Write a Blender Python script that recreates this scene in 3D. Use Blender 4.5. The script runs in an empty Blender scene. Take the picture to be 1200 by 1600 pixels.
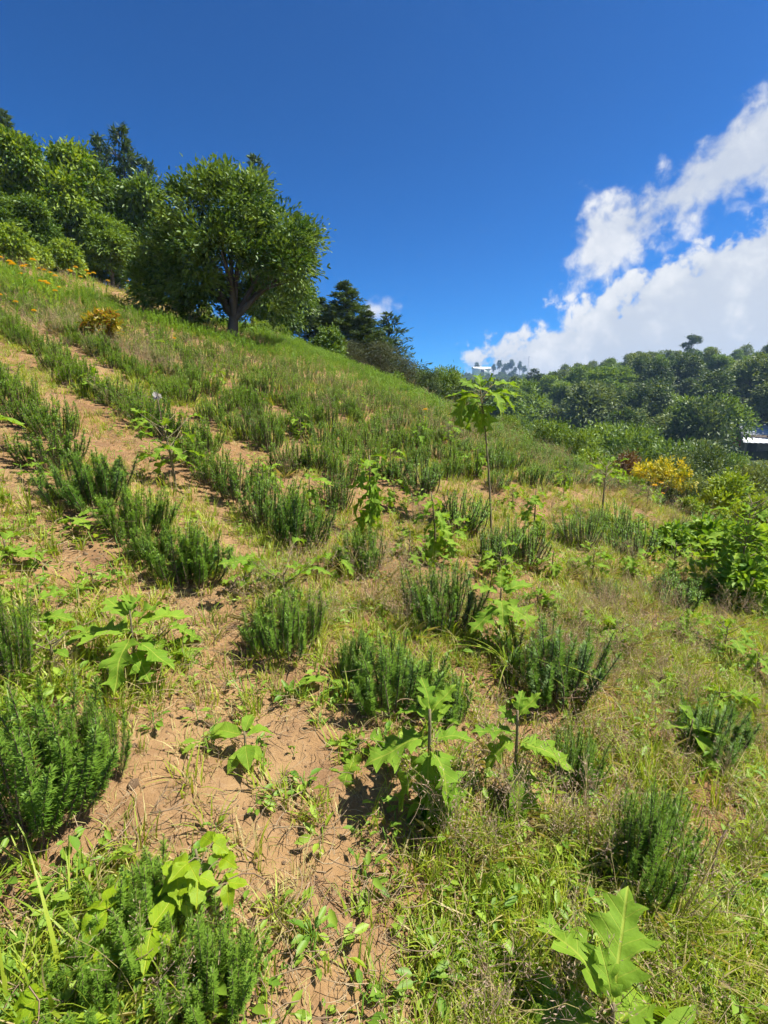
import bpy, math, random
import numpy as np
from mathutils import Matrix, Vector, Euler

R = math.radians
scene = bpy.context.scene
COL = scene.collection

# ------------------------------------------------------------------ camera
F_PX = 772.0                       # focal length in pixels of the 1200 x 1600 photograph
PITCH = R(11.7)
EYE = 1.55
cam_d = bpy.data.cameras.new('camera')
cam_d.sensor_fit = 'VERTICAL'
cam_d.sensor_height = 36.0
cam_d.lens = 36.0 * F_PX / 1600.0
cam_d.clip_start = 0.05
cam_d.clip_end = 6000
cam = bpy.data.objects.new('camera', cam_d)
COL.objects.link(cam)
cam.rotation_euler = (R(90) - PITCH, 0, 0)
scene.camera = cam                 # its height is set once the ground is known

# ------------------------------------------------------------------ sun, sky
SUN_EL, SUN_AZ = R(60), R(92)      # azimuth clockwise from +y (the viewing direction)
sun_d = bpy.data.lights.new('sun', 'SUN')
sun_d.energy = 4.6
sun_d.angle = R(0.53)
sun_d.color = (1.0, 0.955, 0.88)
sun = bpy.data.objects.new('sun', sun_d)
COL.objects.link(sun)
to_sun = Vector((math.cos(SUN_EL) * math.sin(SUN_AZ), math.cos(SUN_EL) * math.cos(SUN_AZ), math.sin(SUN_EL)))
sun.rotation_euler = to_sun.to_track_quat('Z', 'Y').to_euler()
sun.location = (30, 20, 60)

world = bpy.data.worlds.new('World')
scene.world = world
world.use_nodes = True
wt = world.node_tree
wt.nodes.clear()


class NT:
    """small helper to write node graphs as expressions"""
    def __init__(self, tree):
        self.t = tree

    def n(self, typ, **kw):
        nd = self.t.nodes.new(typ)
        for k, v in kw.items():
            setattr(nd, k, v)
        return nd

    def set(self, sock, v):
        if isinstance(v, bpy.types.NodeSocket):
            self.t.links.new(v, sock)
        else:
            sock.default_value = v

    def m(self, op, a, b=0.0, c=None, clamp=False):
        nd = self.n('ShaderNodeMath', operation=op, use_clamp=clamp)
        self.set(nd.inputs[0], a)
        self.set(nd.inputs[1], b)
        if c is not None:
            self.set(nd.inputs[2], c)
        return nd.outputs[0]

    def vm(self, op, a, b=None):
        nd = self.n('ShaderNodeVectorMath', operation=op)
        self.set(nd.inputs[0], a)
        if b is not None:
            self.set(nd.inputs[1], b)
        return nd.outputs['Value'] if op in ('LENGTH', 'DOT_PRODUCT') else nd.outputs[0]

    def noise(self, vec, scale, detail=4.0, rough=0.5, dist=0.0):
        nd = self.n('ShaderNodeTexNoise')
        self.set(nd.inputs['Vector'], vec)
        self.set(nd.inputs['Scale'], scale)
        self.set(nd.inputs['Detail'], detail)
        self.set(nd.inputs['Roughness'], rough)
        self.set(nd.inputs['Distortion'], dist)
        return nd.outputs['Fac']

    def mix(self, fac, a, b):
        nd = self.n('ShaderNodeMix', data_type='RGBA')
        self.set(nd.inputs[0], fac)
        self.set(nd.inputs[6], a)
        self.set(nd.inputs[7], b)
        return nd.outputs[2]

    def ramp(self, x, lo, hi, a=0.0, b=1.0):
        nd = self.n('ShaderNodeMapRange', interpolation_type='SMOOTHSTEP')
        self.set(nd.inputs[0], x)
        for i, v in enumerate((lo, hi, a, b)):
            self.set(nd.inputs[1 + i], v)
        return nd.outputs[0]


def rgb(r, g, b):
    return (r, g, b, 1.0)


w = NT(wt)
SKY = 0.1
sky = w.n('ShaderNodeTexSky', sky_type='NISHITA')
sky.sun_disc = False
sky.sun_elevation = SUN_EL
sky.sun_rotation = SUN_AZ
sky.altitude = 1500
sky.air_density = 1.0
sky.dust_density = 0.3
sky.ozone_density = 4.0
gm = w.n('ShaderNodeGamma')               # the deep clear blue of mountain air
gm.inputs['Gamma'].default_value = 1.35
wt.links.new(sky.outputs[0], gm.inputs['Color'])
hs = w.n('ShaderNodeMix', data_type='RGBA', blend_type='MULTIPLY')
hs.inputs[0].default_value = 1.0
wt.links.new(gm.outputs[0], hs.inputs[6])
hs.inputs[7].default_value = rgb(0.045, 0.238, 0.365)
tc = w.n('ShaderNodeTexCoord')
D = tc.outputs['Generated']
sx = w.n('ShaderNodeSeparateXYZ')
wt.links.new(D, sx.inputs[0])
az = w.m('MULTIPLY', w.m('ARCTAN2', sx.outputs[0], sx.outputs[1]), 57.2958)
el = w.m('MULTIPLY', w.m('ARCSINE', sx.outputs[2]), 57.2958)
n_big = w.m('SUBTRACT', w.noise(D, 6.0, 3.0, 0.5), 0.5)
n_fine = w.m('SUBTRACT', w.noise(D, 34.0, 8.0, 0.62, 0.2), 0.5)
warp_n = w.n('ShaderNodeTexNoise')
w.set(warp_n.inputs['Vector'], D)
warp_n.inputs['Scale'].default_value = 14.0
warp_n.inputs['Detail'].default_value = 5.0
wv = w.n('ShaderNodeVectorMath', operation='MULTIPLY_ADD')
w.set(wv.inputs[0], warp_n.outputs['Color'])
wv.inputs[1].default_value = (0.10, 0.10, 0.10)
w.set(wv.inputs[2], D)


def billow(scale):
    """rounded heads: distance to scattered centres"""
    v = w.n('ShaderNodeTexVoronoi', feature='SMOOTH_F1')
    w.set(v.inputs['Vector'], wv.outputs[0])
    v.inputs['Scale'].default_value = scale
    v.inputs['Smoothness'].default_value = 0.35
    return w.m('SUBTRACT', 0.42, v.outputs['Distance'])


b1, b2, b3 = billow(8.0), billow(19.0), billow(44.0)
heads = w.m('ADD', w.m('ADD', w.m('MULTIPLY', b1, 3.4), w.m('MULTIPLY', b2, 3.2)), w.m('MULTIPLY', b3, 1.8))
edge_n = w.m('ADD', w.m('ADD', w.m('MULTIPLY', n_big, 6.0), heads), w.m('MULTIPLY', n_fine, 7.5))
# low bank of cumulus over the far ridge
top = w.m('ADD', w.m('MULTIPLY', w.m('SUBTRACT', w.m('MINIMUM', az, 55.0), 10.0), 0.40), 6.0)
side = w.m('MULTIPLY', w.m('SUBTRACT', az, 9.2), 1.6)
depth1 = w.m('ADD', w.m('ADD', w.m('MINIMUM', w.m('SUBTRACT', top, el), side), edge_n), 1.5)
bank = w.ramp(depth1, -0.3, 1.7)
# broken streak above it
mid_el = w.m('ADD', w.m('MULTIPLY', w.m('SUBTRACT', az, 23.0), 0.43), 16.3)
thick = w.m('ADD', 1.6, w.m('MULTIPLY', w.m('SUBTRACT', w.m('MINIMUM', az, 50.0), 21.0), 0.10))
half = w.m('SUBTRACT', thick, w.m('ABSOLUTE', w.m('SUBTRACT', el, mid_el)))
depth2 = w.m('ADD', w.m('MINIMUM', half, w.m('MULTIPLY', w.m('SUBTRACT', az, 21.0), 1.2)),
             w.m('ADD', w.m('MULTIPLY', edge_n, 0.95), 2.9))
streak = w.ramp(depth2, -0.2, 3.4, 0.0, 0.95)
# a small puff low over the shoulder of the hill
pdx = w.m('DIVIDE', w.m('SUBTRACT', az, -0.6), 3.0)
pdy = w.m('DIVIDE', w.m('SUBTRACT', el, 10.6), 1.6)
puff_d = w.m('SUBTRACT', 1.0, w.m('SQRT', w.m('ADD', w.m('MULTIPLY', pdx, pdx), w.m('MULTIPLY', pdy, pdy))))
puff = w.ramp(w.m('ADD', puff_d, w.m('MULTIPLY', edge_n, 0.16)), 0.0, 0.9, 0.0, 0.8)
cover = w.m('MAXIMUM', w.m('MAXIMUM', bank, streak), puff)
relief = w.m('ADD', w.m('MULTIPLY', heads, 0.26), w.m('MULTIPLY', n_fine, 1.5))
depth_in = w.m('MAXIMUM', depth1, depth2)
lightness = w.ramp(w.m('ADD', relief, w.m('MULTIPLY', w.m('MINIMUM', depth_in, 9.0), -0.06)), -0.75, 0.42)
c_cloud = w.mix(lightness, rgb(2.75, 2.95, 3.3), rgb(4.2, 4.2, 4.2))
c_sky = w.mix(cover, hs.outputs[2], c_cloud)
bg = w.n('ShaderNodeBackground')
wt.links.new(c_sky, bg.inputs['Color'])
bg.inputs['Strength'].default_value = SKY
wo = w.n('ShaderNodeOutputWorld')
wt.links.new(bg.outputs[0], wo.inputs['Surface'])

vs = scene.view_settings
vs.view_transform = 'Standard'
vs.look = 'None'
vs.gamma = 1.0
vs.use_curve_mapping = False
vs.exposure = 1.2
cy = scene.cycles
cy.max_bounces = 8
cy.diffuse_bounces = 2
cy.glossy_bounces = 2
cy.transmission_bounces = 4
cy.transparent_max_bounces = 6
cy.volume_bounces = 0
cy.use_denoising = True
cy.denoiser = 'OPENIMAGEDENOISE'
cy.denoising_input_passes = 'RGB_ALBEDO_NORMAL'
cy.use_adaptive_sampling = True
cy.adaptive_threshold = 0.03
cy.adaptive_min_samples = 16

# ------------------------------------------------------------------ terrain function
_rs = np.random.RandomState(7)
_LAT = _rs.rand(256, 256)


def vnoise(x, y):
    xi = np.floor(x).astype(int)
    yi = np.floor(y).astype(int)
    fx = x - xi
    fy = y - yi
    fx = fx * fx * (3 - 2 * fx)
    fy = fy * fy * (3 - 2 * fy)
    a = _LAT[xi & 255, yi & 255]
    b = _LAT[(xi + 1) & 255, yi & 255]
    c = _LAT[xi & 255, (yi + 1) & 255]
    d = _LAT[(xi + 1) & 255, (yi + 1) & 255]
    return (a * (1 - fx) + b * fx) * (1 - fy) + (c * (1 - fx) + d * fx) * fy - 0.5


def sstep(x, a, b):
    t = np.clip((x - a) / (b - a), 0, 1)
    return t * t * (3 - 2 * t)


def softplus(x):
    return np.logaddexp(0, x)


ROW_D = np.array([0.78, -0.625])        # along the planted rows
ROW_N = np.array([0.625, 0.78])         # across them
ROW_STEP = 0.92


def row_coord(n):
    """row number across the slope; the upper rows are planted closer"""
    return np.where(n < 3.16, (n - 0.40) / ROW_STEP, 3.0 + (n - 3.16) / 0.74)


def edge_dist(x, y):
    """metres beyond the field's lower and far edge (negative inside)"""
    return 0.9 * x + 0.435 * y - 8.3


def H(x, y):
    x = np.asarray(x, float)
    y = np.asarray(y, float)
    xe = np.where(x < 0, 90 * np.tanh(x / 90), x)
    base = -0.264 * xe + 0.158 * y
    base = base - 0.36 * 1.5 * softplus(edge_dist(x, y) / 1.5)
    base = base - 0.30 * 3.0 * softplus((y - 24 + 0.35 * x) / 3.0)
    r = np.hypot(x, y)
    al = np.degrees(np.arctan2(x, np.maximum(y, 1e-3)))
    crest = np.interp(al, [-60, -10, 0, 14, 26, 38, 60, 90], [2, 5, 8, 18, 26.5, 27.5, 27, 20])
    far = -14 + crest * sstep(r, 38, 165) + np.interp(al, [-90, 8, 17, 26, 90], [33, 33, 27, 12, 8]) * sstep(r, 260, 600) + 3.0 * vnoise(x / 26, y / 26) * sstep(r, 40, 90)
    far = far + 10 * vnoise(x / 120 + 9, y / 120) * sstep(r, 250, 500)
    k = 1.6
    h = k * np.logaddexp(base / k, far / k)
    near = 1 - sstep(r, 25, 45)
    n = x * ROW_N[0] + y * ROW_N[1]
    h = h + near * (0.022 * np.cos(2 * np.pi * row_coord(n)) * (1 - sstep(edge_dist(x, y), -3, 0))
                    + 0.10 * vnoise(x / 1.7, y / 1.7) + 0.05 * vnoise(x / 0.55, y / 0.55)
                    + 0.022 * vnoise(x / 0.19 + 40, y / 0.19) + 0.010 * vnoise(x / 0.07, y / 0.07 + 11))
    return h


EZ = float(H(0, 0)) + EYE
cam.location = (0, 0, EZ)


def ray(px, py):
    cx = (px - 600) / F_PX
    cyy = (800 - py) / F_PX
    return np.array([cx, math.cos(PITCH) + math.sin(PITCH) * cyy, math.cos(PITCH) * cyy - math.sin(PITCH)])


_T = np.geomspace(0.5, 150, 2500)


def gnd(px, py, tmax=150):
    """where the line of sight through a pixel meets the ground"""
    d = ray(px, py)
    hh = H(d[0] * _T, d[1] * _T) - (EZ + d[2] * _T)
    i = np.argmax(hh > 0) if (hh > 0).any() else len(_T) - 1
    t = min(_T[i], tmax)
    return np.array([d[0] * t, d[1] * t, float(H(d[0] * t, d[1] * t))]), t


def project(p):
    x, y, z = p[0], p[1], p[2] - EZ
    f = y * math.cos(PITCH) - z * math.sin(PITCH)
    u = y * math.sin(PITCH) + z * math.cos(PITCH)
    return 600 + F_PX * x / f, 800 - F_PX * u / f, f


# ------------------------------------------------------------------ mesh helpers
class Acc:
    def __init__(self):
        self.v, self.f, self.t, self.uv, self.k = [], [], [], [], 0

    def add(self, V, Fs, tint=0.5, uv=None):
        V = np.asarray(V, float).reshape(-1, 3)
        n = len(V)
        self.v.append(V)
        for Fc in (Fs if isinstance(Fs, list) else [Fs]):
            self.f.append(np.asarray(Fc, int) + self.k)
        self.t.append(np.broadcast_to(np.asarray(tint, float), (n,)))
        self.uv.append(np.zeros((n, 2)) if uv is None else np.asarray(uv, float))
        self.k += n

    def mesh(self, name, mat, smooth=False):
        V = np.concatenate(self.v)
        me = bpy.data.meshes.new(name)
        me.vertices.add(len(V))
        me.vertices.foreach_set('co', V.ravel())
        loops = np.concatenate([f.ravel() for f in self.f])
        sizes = np.concatenate([np.full(len(f), f.shape[1]) for f in self.f])
        starts = np.concatenate([[0], np.cumsum(sizes)[:-1]])
        me.loops.add(len(loops))
        me.loops.foreach_set('vertex_index', loops.astype(np.int32))
        me.polygons.add(len(sizes))
        me.polygons.foreach_set('loop_start', starts.astype(np.int32))
        if smooth:
            me.polygons.foreach_set('use_smooth', np.ones(len(sizes), bool))
        a = me.attributes.new('tint', 'FLOAT', 'POINT')
        a.data.foreach_set('value', np.concatenate(self.t).astype(np.float32))
        uv = np.concatenate(self.uv)
        if uv.any():
            b = me.attributes.new('leafuv', 'FLOAT2', 'POINT')
            b.data.foreach_set('vector', uv.astype(np.float32).ravel())
        me.update()
        me.validate()
        if mat:
            me.materials.append(mat)
        return me


def unit(a):
    return a / np.maximum(np.linalg.norm(a, axis=-1, keepdims=True), 1e-9)


def leaves(acc, P, Dv, Nv, L, W, tint, fold=0.15, kind='oval', curl=0.0):
    """many small leaves: P base, Dv direction, Nv rough normal"""
    n = len(P)
    Dv = unit(Dv)
    S = unit(np.cross(Dv, Nv))
    U = np.cross(S, Dv)
    L = np.broadcast_to(np.asarray(L, float), (n,))[:, None]
    W = np.broadcast_to(np.asarray(W, float), (n,))[:, None]
    i = np.arange(n)[:, None]
    if kind == 'needle':
        V = np.stack([P - S * W * .5, P + S * W * .5, P + Dv * L * 0.75 + S * W * 0.42, P + Dv * L,
                      P + Dv * L * 0.75 - S * W * 0.42], 1)
        acc.add(V.reshape(-1, 3), [i * 5 + np.array([[0, 1, 2, 3]]), i * 5 + np.array([[0, 3, 4]])], np.repeat(tint, 5))
    elif kind == 'rhomb':
        V = np.stack([P, P + Dv * L * .45 + S * W * .5 + U * W * fold, P + Dv * L - U * L * curl,
                      P + Dv * L * .45 - S * W * .5 + U * W * fold], 1)
        acc.add(V.reshape(-1, 3), [i * 4 + np.array([[0, 1, 2]]), i * 4 + np.array([[0, 2, 3]])], np.repeat(tint, 4))
    else:
        V = np.stack([P, P + Dv * L * .3 + S * W * .42 + U * W * fold, P + Dv * L * .66 + S * W * .42 + U * W * fold - U * L * curl * .4,
                      P + Dv * L - U * L * curl,
                      P + Dv * L * .66 - S * W * .42 + U * W * fold - U * L * curl * .4, P + Dv * L * .3 - S * W * .42 + U * W * fold], 1)
        acc.add(V.reshape(-1, 3), [i * 6 + np.array([[0, 1, 2, 3]]), i * 6 + np.array([[0, 3, 4, 5]])], np.repeat(tint, 6))


def tube(acc, pts, rad, sides=6, tint=0.5, cap=True):
    pts = np.asarray(pts, float)
    n = len(pts)
    rad = np.broadcast_to(np.asarray(rad, float), (n,))
    tang = unit(np.gradient(pts, axis=0))
    ref = np.array([0.3, 0.9, 0.1]) if abs(tang[0] @ np.array([0.3, 0.9, 0.1])) < 0.9 else np.array([1.0, 0, 0])
    s = unit(np.cross(tang, ref))
    u = np.cross(s, tang)
    a = np.arange(sides) * 2 * np.pi / sides
    V = pts[:, None] + rad[:, None, None] * (np.cos(a)[None, :, None] * s[:, None] + np.sin(a)[None, :, None] * u[:, None])
    i, j = np.meshgrid(np.arange(n - 1), np.arange(sides), indexing='ij')
    q = np.stack([i * sides + j, i * sides + (j + 1) % sides, (i + 1) * sides + (j + 1) % sides, (i + 1) * sides + j], -1).reshape(-1, 4)
    fs = [q]
    if cap:
        fs.append(((n - 1) * sides + np.arange(sides))[None])
    acc.add(V.reshape(-1, 3), fs, tint)


def sphere_dirs(rng, n):
    v = rng.normal(size=(n, 3))
    return unit(v)


def bez(a, b, c, n):
    t = np.linspace(0, 1, n)[:, None]
    return (1 - t) ** 2 * a + 2 * t * (1 - t) * b + t * t * c


def tagged(o, label=None, cat=None, group=None, kind=None):
    if label:
        o['label'] = label
    if cat:
        o['category'] = cat
    if group:
        o['group'] = group
    if kind:
        o['kind'] = kind
    return o


def mobj(name, me, parent=None, loc=None, rot=None, scale=None):
    o = bpy.data.objects.new(name, me)
    COL.objects.link(o)
    if parent:
        o.parent = parent
    if loc is not None:
        o.location = loc
    if rot is not None:
        o.rotation_euler = rot
    if scale is not None:
        o.scale = scale if hasattr(scale, '__len__') else (scale,) * 3
    return o


# ------------------------------------------------------------------ materials
def new_mat(name):
    m = bpy.data.materials.new(name)
    m.use_nodes = True
    m.node_tree.nodes.clear()
    return m, NT(m.node_tree)


def leaf_mat(name, dark, light, trans=0.35, rough=0.5, tcol=None, vein=False, spread=0.35, spec=0.4, accent=None, accent_at=0.9):
    """leaf: colour varies leaf to leaf (tint) and plant to plant (random)"""
    m, k = new_mat(name)
    at = k.n('ShaderNodeAttribute', attribute_name='tint')
    oi = k.n('ShaderNodeObjectInfo')
    f = k.m('ADD', at.outputs['Fac'], k.m('MULTIPLY', k.m('SUBTRACT', oi.outputs['Random'], 0.5), spread), clamp=True)
    c = k.mix(f, rgb(*dark), rgb(*light))
    if accent:
        c = k.mix(k.ramp(at.outputs['Fac'], accent_at, accent_at + 0.06), c, rgb(*accent))
    bump = None
    if vein:
        uv = k.n('ShaderNodeAttribute', attribute_name='leafuv')
        su = k.n('ShaderNodeSeparateXYZ')
        k.t.links.new(uv.outputs['Vector'], su.inputs[0])
        across = k.m('ABSOLUTE', su.outputs[0])
        along = su.outputs[1]
        midrib = k.ramp(across, 0.004, 0.022, 1.0, 0.0)
        saw = k.m('FRACT', k.m('SUBTRACT', k.m('MULTIPLY', along, 7.0), k.m('MULTIPLY', across, 6.0)))
        sv = k.ramp(k.m('ABSOLUTE', k.m('SUBTRACT', saw, 0.5)), 0.02, 0.085, 0.55, 0.0)
        vn = k.m('MAXIMUM', midrib, sv)
        blot = k.noise(uv.outputs['Vector'], 9.0, 4.0, 0.6)
        c = k.mix(k.m('MULTIPLY', blot, 0.45), c, rgb(dark[0] * 0.8, dark[1] * 0.8, dark[2] * 0.8))
        c = k.mix(k.m('MULTIPLY', vn, 0.45), c, rgb(min(1, light[0] * 1.7 + .03), light[1] * 1.25, light[2] * 1.8 + .02))
        spots = k.ramp(k.noise(k.vm('ADD', uv.outputs['Vector'], oi.outputs['Location']), 13.0, 3.0, 0.6), 0.66, 0.72, 0.0, 0.75)
        c = k.mix(spots, c, rgb(.20, .15, .045))
        bn = k.n('ShaderNodeBump')
        bn.inputs['Strength'].default_value = 0.5
        bn.inputs['Distance'].default_value = 0.004
        k.set(bn.inputs['Height'], k.m('ADD', k.m('MULTIPLY', vn, -0.6), k.m('MULTIPLY', k.noise(uv.outputs['Vector'], 26.0, 3.0), 0.6)))
        bump = bn.outputs[0]
    p = k.n('ShaderNodeBsdfPrincipled')
    k.set(p.inputs['Base Color'], c)
    p.inputs['Roughness'].default_value = rough
    p.inputs['Specular IOR Level'].default_value = spec
    tr = k.n('ShaderNodeBsdfTranslucent')
    tcl = k.n('ShaderNodeMix', data_type='RGBA', blend_type='MULTIPLY')
    tcl.inputs[0].default_value = 1.0
    k.set(tcl.inputs[6], c)
    tcl.inputs[7].default_value = rgb(*(tcol or (1.35, 1.25, 0.6)))
    k.set(tr.inputs['Color'], tcl.outputs[2])
    if bump:
        k.t.links.new(bump, p.inputs['Normal'])
    mx = k.n('ShaderNodeMixShader')
    mx.inputs[0].default_value = trans
    k.t.links.new(p.outputs[0], mx.inputs[1])
    k.t.links.new(tr.outputs[0], mx.inputs[2])
    out = k.n('ShaderNodeOutputMaterial')
    k.t.links.new(mx.outputs[0], out.inputs['Surface'])
    return m


def plain_mat(name, a, b, scale=8.0, rough=0.85, bump=0.3, bscale=30.0, stretch=(1, 1, 1), metal=0.0):
    m, k = new_mat(name)
    tcx = k.n('ShaderNodeTexCoord')
    v = k.vm('MULTIPLY', tcx.outputs['Object'], stretch)
    n1 = k.noise(v, scale, 5.0, 0.6)
    c = k.mix(k.ramp(n1, 0.3, 0.7), rgb(*a), rgb(*b))
    p = k.n('ShaderNodeBsdfPrincipled')
    k.set(p.inputs['Base Color'], c)
    p.inputs['Roughness'].default_value = rough
    p.inputs['Metallic'].default_value = metal
    bn = k.n('ShaderNodeBump')
    bn.inputs['Strength'].default_value = bump
    bn.inputs['Distance'].default_value = 0.02
    k.set(bn.inputs['Height'], k.noise(v, bscale, 5.0, 0.6))
    k.t.links.new(bn.outputs[0], p.inputs['Normal'])
    out = k.n('ShaderNodeOutputMaterial')
    k.t.links.new(p.outputs[0], out.inputs['Surface'])
    return m


def soil_mat():
    m, k = new_mat('soil')
    geo = k.n('ShaderNodeNewGeometry')
    P = geo.outputs['Position']
    n1 = k.noise(P, 0.9, 4.0, 0.6)
    n2 = k.noise(P, 6.0, 6.0, 0.65)
    n3 = k.noise(P, 45.0, 5.0, 0.7)
    n4 = k.noise(P, 190.0, 3.0, 0.6)
    c = k.mix(k.ramp(n1, 0.35, 0.65), rgb(.250, .142, .061), rgb(.298, .188, .089))
    c = k.mix(k.ramp(n2, 0.42, 0.72, 0, 0.8), c, rgb(.165, .092, .048))
    c = k.mix(k.ramp(n3, 0.48, 0.8, 0, 0.55), c, rgb(.35, .245, .145))
    c = k.mix(k.ramp(n4, 0.55, 0.8, 0, 0.6), c, rgb(.17, .09, .045))
    # beyond the field: leaf litter and low green growth
    r = k.vm('LENGTH', P)
    woods = k.mix(k.noise(P, 0.35, 5.0, 0.6), rgb(.035, .055, .02), rgb(.09, .10, .035))
    woods = k.mix(k.ramp(k.noise(P, 0.035, 3.0, 0.5), 0.60, 0.66), woods, rgb(.20, .10, .055))
    pasture = k.ramp(r, 520, 600)
    woods = k.mix(pasture, woods, rgb(.10, .16, .05))
    c = k.mix(k.ramp(r, 24, 34), c, woods)
    p = k.n('ShaderNodeBsdfPrincipled')
    k.set(p.inputs['Base Color'], c)
    p.inputs['Roughness'].default_value = 0.95
    p.inputs['Specular IOR Level'].default_value = 0.1
    bn = k.n('ShaderNodeBump')
    bn.inputs['Strength'].default_value = 0.9
    bn.inputs['Distance'].default_value = 0.012
    k.set(bn.inputs['Height'], k.m('ADD', n3, k.m('ADD', k.m('MULTIPLY', n2, 2.0), k.m('MULTIPLY', n4, 0.4))))
    k.t.links.new(bn.outputs[0], p.inputs['Normal'])
    out = k.n('ShaderNodeOutputMaterial')
    k.t.links.new(p.outputs[0], out.inputs['Surface'])
    return m


M = {}
M['soil'] = soil_mat()
M['rosemary'] = leaf_mat('rosemary_needles', (.068, .158, .014), (.225, .37, .040), 0.36, 0.5, spread=0.45, accent=(.17, .10, .065), accent_at=0.985)
M['rosemary_stem'] = plain_mat('rosemary_stem', (.10, .065, .04), (.19, .13, .085), 20)
M['nightshade'] = leaf_mat('lobed_leaf', (.115, .245, .016), (.27, .405, .035), 0.4, 0.7, vein=True, spread=0.5, spec=0.2)
M['nightshade_far'] = leaf_mat('leafy_bush_leaf', (.10, .22, .015), (.27, .40, .035), 0.38, 0.6, spread=0.2)
M['nightshade_stem'] = plain_mat('lobed_plant_stem', (.13, .12, .05), (.20, .15, .08), 25)
M['bean'] = leaf_mat('bean_leaf', (.19, .33, .008), (.36, .48, .012), 0.42, 0.5, vein=True, spread=0.2)
M['grass'] = leaf_mat('grass_blade', (.17, .28, .018), (.41, .47, .04), 0.4, 0.5, spread=0.7, accent=(.46, .38, .17), accent_at=0.8)
M['dry_grass'] = leaf_mat('dry_grass', (.38, .34, .10), (.46, .39, .18), 0.3, 0.7, spread=0.4, accent=(.40, .29, .20), accent_at=0.8)
M['weed'] = leaf_mat('weed_leaf', (.12, .25, .025), (.30, .42, .04), 0.4, 0.5, spread=0.6)
M['straw'] = leaf_mat('straw', (.17, .105, .06), (.42, .32, .18), 0.05, 0.8, spread=0.6)
M['clod'] = plain_mat('soil_clod', (.25, .15, .075), (.33, .215, .115), 3, 0.95, 0.8, 90)
M['bark'] = plain_mat('bark', (.09, .07, .05), (.20, .165, .125), 6, 0.9, 0.9, 24, (1, 1, .25))
M['bark_dark'] = plain_mat('bark_dark', (.05, .04, .032), (.11, .09, .07), 3, 0.9, 0.6, 12, (1, 1, .25))
M['glossy_leaf'] = leaf_mat('glossy_leaf', (.042, .100, .014), (.18, .275, .045), 0.26, 0.5, spread=0.0, spec=0.35)
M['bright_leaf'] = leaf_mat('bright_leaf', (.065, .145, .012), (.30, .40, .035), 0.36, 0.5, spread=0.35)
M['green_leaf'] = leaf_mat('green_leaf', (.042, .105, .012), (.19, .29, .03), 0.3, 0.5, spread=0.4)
M['forest_leaf'] = leaf_mat('forest_leaf', (.046, .088, .018), (.18, .235, .055), 0.26, 0.55, spread=1.1)
M['forest_light'] = leaf_mat('forest_light_leaf', (.075, .145, .016), (.22, .32, .040), 0.32, 0.5, spread=0.6)
M['conifer'] = leaf_mat('conifer_needles', (.036, .074, .020), (.11, .165, .045), 0.2, 0.6, spread=0.3)
M['brown_scrub'] = leaf_mat('brown_scrub', (.045, .062, .026), (.11, .125, .055), 0.18, 0.7, spread=0.2)
M['rust_leaf'] = leaf_mat('rust_leaf', (.10, .06, .025), (.22, .13, .04), 0.25, 0.6, spread=0.2)
M['yellow_leaf'] = leaf_mat('yellow_leaf', (.17, .22, .015), (.72, .58, .02), 0.35, 0.5, spread=0.2)
M['lime_leaf'] = leaf_mat('lime_leaf', (.14, .24, .02), (.34, .43, .03), 0.38, 0.5, spread=0.2)
M['croton'] = leaf_mat('croton_leaf', (.07, .12, .02), (.55, .42, .03), 0.3, 0.4, spread=0.1, accent=(.45, .17, .02), accent_at=0.86)
M['petal'] = leaf_mat('marigold_petal', (.80, .44, .01), (.88, .58, .02), 0.25, 0.6, spread=0.6, tcol=(1, 1, .6))
M['seed_head'] = leaf_mat('grey_seed_head', (.36, .34, .34), (.55, .53, .55), 0.2, 0.8)

# ------------------------------------------------------------------ the ground: one sheet out to the horizon
def warp(n, lo, hi, c, A):
    a = np.arcsinh((lo - c) / A)
    b = np.arcsinh((hi - c) / A)
    return c + A * np.sinh(np.linspace(a, b, n))


gx = warp(560, -420, 700, 0.1, 1.2)
gy = warp(560, -40, 900, 1.7, 1.2)
GX, GY = np.meshgrid(gx, gy, indexing='ij')
GZ = H(GX, GY)
ga = Acc()
ii, jj = np.meshgrid(np.arange(len(gx) - 1), np.arange(len(gy) - 1), indexing='ij')
ny = len(gy)
ga.add(np.stack([GX, GY, GZ], -1), np.stack([ii * ny + jj, (ii + 1) * ny + jj, (ii + 1) * ny + jj + 1, ii * ny + jj + 1], -1).reshape(-1, 4))
ground = mobj('ground', ga.mesh('ground', M['soil'], True))
tagged(ground, 'reddish brown soil of the sloping field and the valley beyond', kind='structure')

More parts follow.
